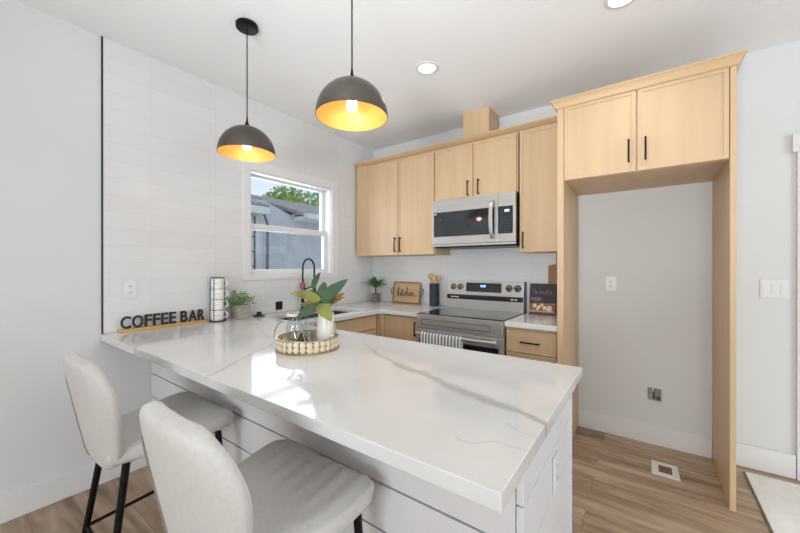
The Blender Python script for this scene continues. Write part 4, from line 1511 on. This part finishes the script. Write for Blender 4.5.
# little trinkets in the front of the tray
for i, (r_, f_, rad, mt, lab) in enumerate(((-.098, -.050, .024, 'brass', 'brown metallic bead at the left end of the tray'),
                                           (-.068, -.094, .020, 'chrome', 'silver bead beside the brown bead in the tray'),
                                           (-.117, -.002, .022, 'brass', 'brass bead behind the silver bead in the tray'),
                                           (-.030, -.116, .018, 'chrome', 'silver bead next to the dark pyramid in the tray'))):
    c0 = TC + RD * r_ + FD * f_ + Vector((0, 0, .0086))
    mb = MB().lathe([(0, 0)] + [(rad * math.sin(PI * q / 12), rad - rad * math.cos(PI * q / 12)) for q in range(1, 12)] + [(0, 2 * rad)], c0, 20)
    b_ = solo('decorative_bead', mb, M[mt], lab, 'ornament', 'metallic beads in the tray')
pyr = TC + RD * (-.016) - FD * .052 + Vector((0, 0, .0086))
k = thing('glass_pyramid', pyr, 'dark green pyramid terrarium with silver edges in the tray', 'ornament')
hw_, ph = .042, .092
cs_ = [pyr + RD * (u * hw_) + FD * (v * hw_) for u, v in ((-1, -1), (1, -1), (1, 1), (-1, 1))]
ap = pyr + Vector((0, 0, ph))
mb = MB()
q = [mb.bm.verts.new(c_) for c_ in cs_] + [mb.bm.verts.new(ap)]
mb.bm.faces.new(q[:4][::-1])
for i in range(4):
    mb.bm.faces.new((q[i], q[(i + 1) % 4], q[4]))
put('body', mb, mat('dark_moss_glass', (40, 48, 28), .15, 0, .4, 60), k)
ed = MB()
for i in range(4):
    ed.tube([cs_[i] + Vector((0, 0, .002)), cs_[(i + 1) % 4] + Vector((0, 0, .002))], .002, 6)
    ed.tube([cs_[i] + Vector((0, 0, .002)), ap], .002, 6)
put('edge', ed, M['chrome'], k)

# ------------------------------------------------------------------ bar stools


def smooth(a, b, x):
    t = max(0, min(1, (x - a) / (b - a)))
    return t * t * (3 - 2 * t)


def make_stool(label):
    r = thing('bar_stool', (0, 0, 0), label, 'bar stool', 'grey bar stools at the peninsula')
    Z0, Z1 = .552, .972

    def back(s, t):
        v = (t + 1) / 2
        # denser rows near both ends
        v = (1 - math.cos(PI * v)) / 2
        z = Z0 + (Z1 - Z0) * v
        hw = .178 + .072 * smooth(-.05, .7, v)
        rt, rb = .155, .09
        d = max(0, rt - (Z1 - z))
        cut = rt - math.sqrt(max(0, rt * rt - d * d))
        d2 = max(0, rb - (z - Z0))
        cut += rb - math.sqrt(max(0, rb * rb - d2 * d2))
        x = s * (hw - cut * .93)
        y = -.180 - .085 * v + 0.85 * abs(x) ** 2.3
        return (x, y, z)

    def bth(s, t, side):
        v = (t + 1) / 2
        m = max(abs(s), abs(t))
        return (.029 + (.008 * (1 - v) if side == 1 else .001)) * max(.16, 1 - m ** 5) ** .5
    put('backrest', MB().sheet(back, bth, 22, 26), M['fabric'], r, 180, 2)

    def seat(s, t):
        v = (t + 1) / 2
        v = math.sin(PI / 2 * v) * .75 + .25 * v
        y = -.215 + .455 * v
        hw = .182 + .069 * smooth(0, .75, v)
        rf = .075
        d = max(0, rf - (.24 - y))
        hw -= rf - math.sqrt(max(0, rf * rf - d * d))
        x = s * hw
        z = .614 + .022 * smooth(.45, .95, v) - .016 * (1 - s * s) * (1 - .3 * v) - .030 * smooth(.86, 1.0, v) ** 2
        return (x, y, z)

    def sth(s, t, side):
        v = (t + 1) / 2
        f = 0
        if side == 1:
            x = s * .25
            f = 0.0030 * math.sin(x * 95 + 2.0 * v) * smooth(.3, .6, v) * smooth(1.0, .8, v) * smooth(1, .75, abs(s))
        m = max(abs(s), abs(t))
        return .039 * max(.3, 1 - m ** 9) ** .5 + f
    put('seat', MB().sheet(seat, sth, 30, 22), M['fabric'], r, 180, 2)
    # side seam on the outer back
    sm = MB()
    pth = []
    for i in range(15):
        t = -1 + .06 + 1.36 * i / 14
        s = -.60
        e = 1e-3
        P0 = Vector(back(s, t))
        n = (Vector(back(s + e, t)) - Vector(back(s - e, t))).cross(Vector(back(s, t + e)) - Vector(back(s, t - e))).normalized()
        pth.append(P0 + n * (bth(s, t, 1) + .0005))
    sm.tube(pth, [.001] + [.0042] * 13 + [.001], 8)
    put('seam', sm, M['fabric_dk'], r)
    tops = {(-1, -1): (-.140, -.150), (1, -1): (.150, -.150), (-1, 1): (-.200, .170), (1, 1): (.205, .170)}
    feet = {(-1, -1): (-.190, -.230), (1, -1): (.195, -.230), (-1, 1): (-.222, .205), (1, 1): (.225, .205)}

    def lp(kk, z):
        f = 1 - z / .57
        return Vector((tops[kk][0] + (feet[kk][0] - tops[kk][0]) * f, tops[kk][1] + (feet[kk][1] - tops[kk][1]) * f, z))
    for kk in tops:
        lg = put('leg', MB().tube([lp(kk, -.005), lp(kk, .580)], [.0115, .0135], 14), M['black'], r)
    for a, b in (((-1, -1), (1, -1)), ((-1, 1), (1, 1)), ((-1, -1), (-1, 1)), ((1, -1), (1, 1))):
        z = .215
        put('footrest_bar', MB().tube([lp(a, z), lp(b, z)], .0075, 10), M['black'], r)
    fr_ = MB()
    fr_.box(-.15, .15, -.16, .17, .566, .580, .003)
    put('seat_frame', fr_, M['black'], r)
    return r


s1_ = make_stool('light grey upholstered bar stool nearer the left wall')
s1_.location = (.942, -2.590, .006)
s2_ = copy_tree(s1_)
s2_['label'] = 'light grey upholstered bar stool in the foreground, nearer the camera'
s2_.location = (1.792, -2.590, .006)
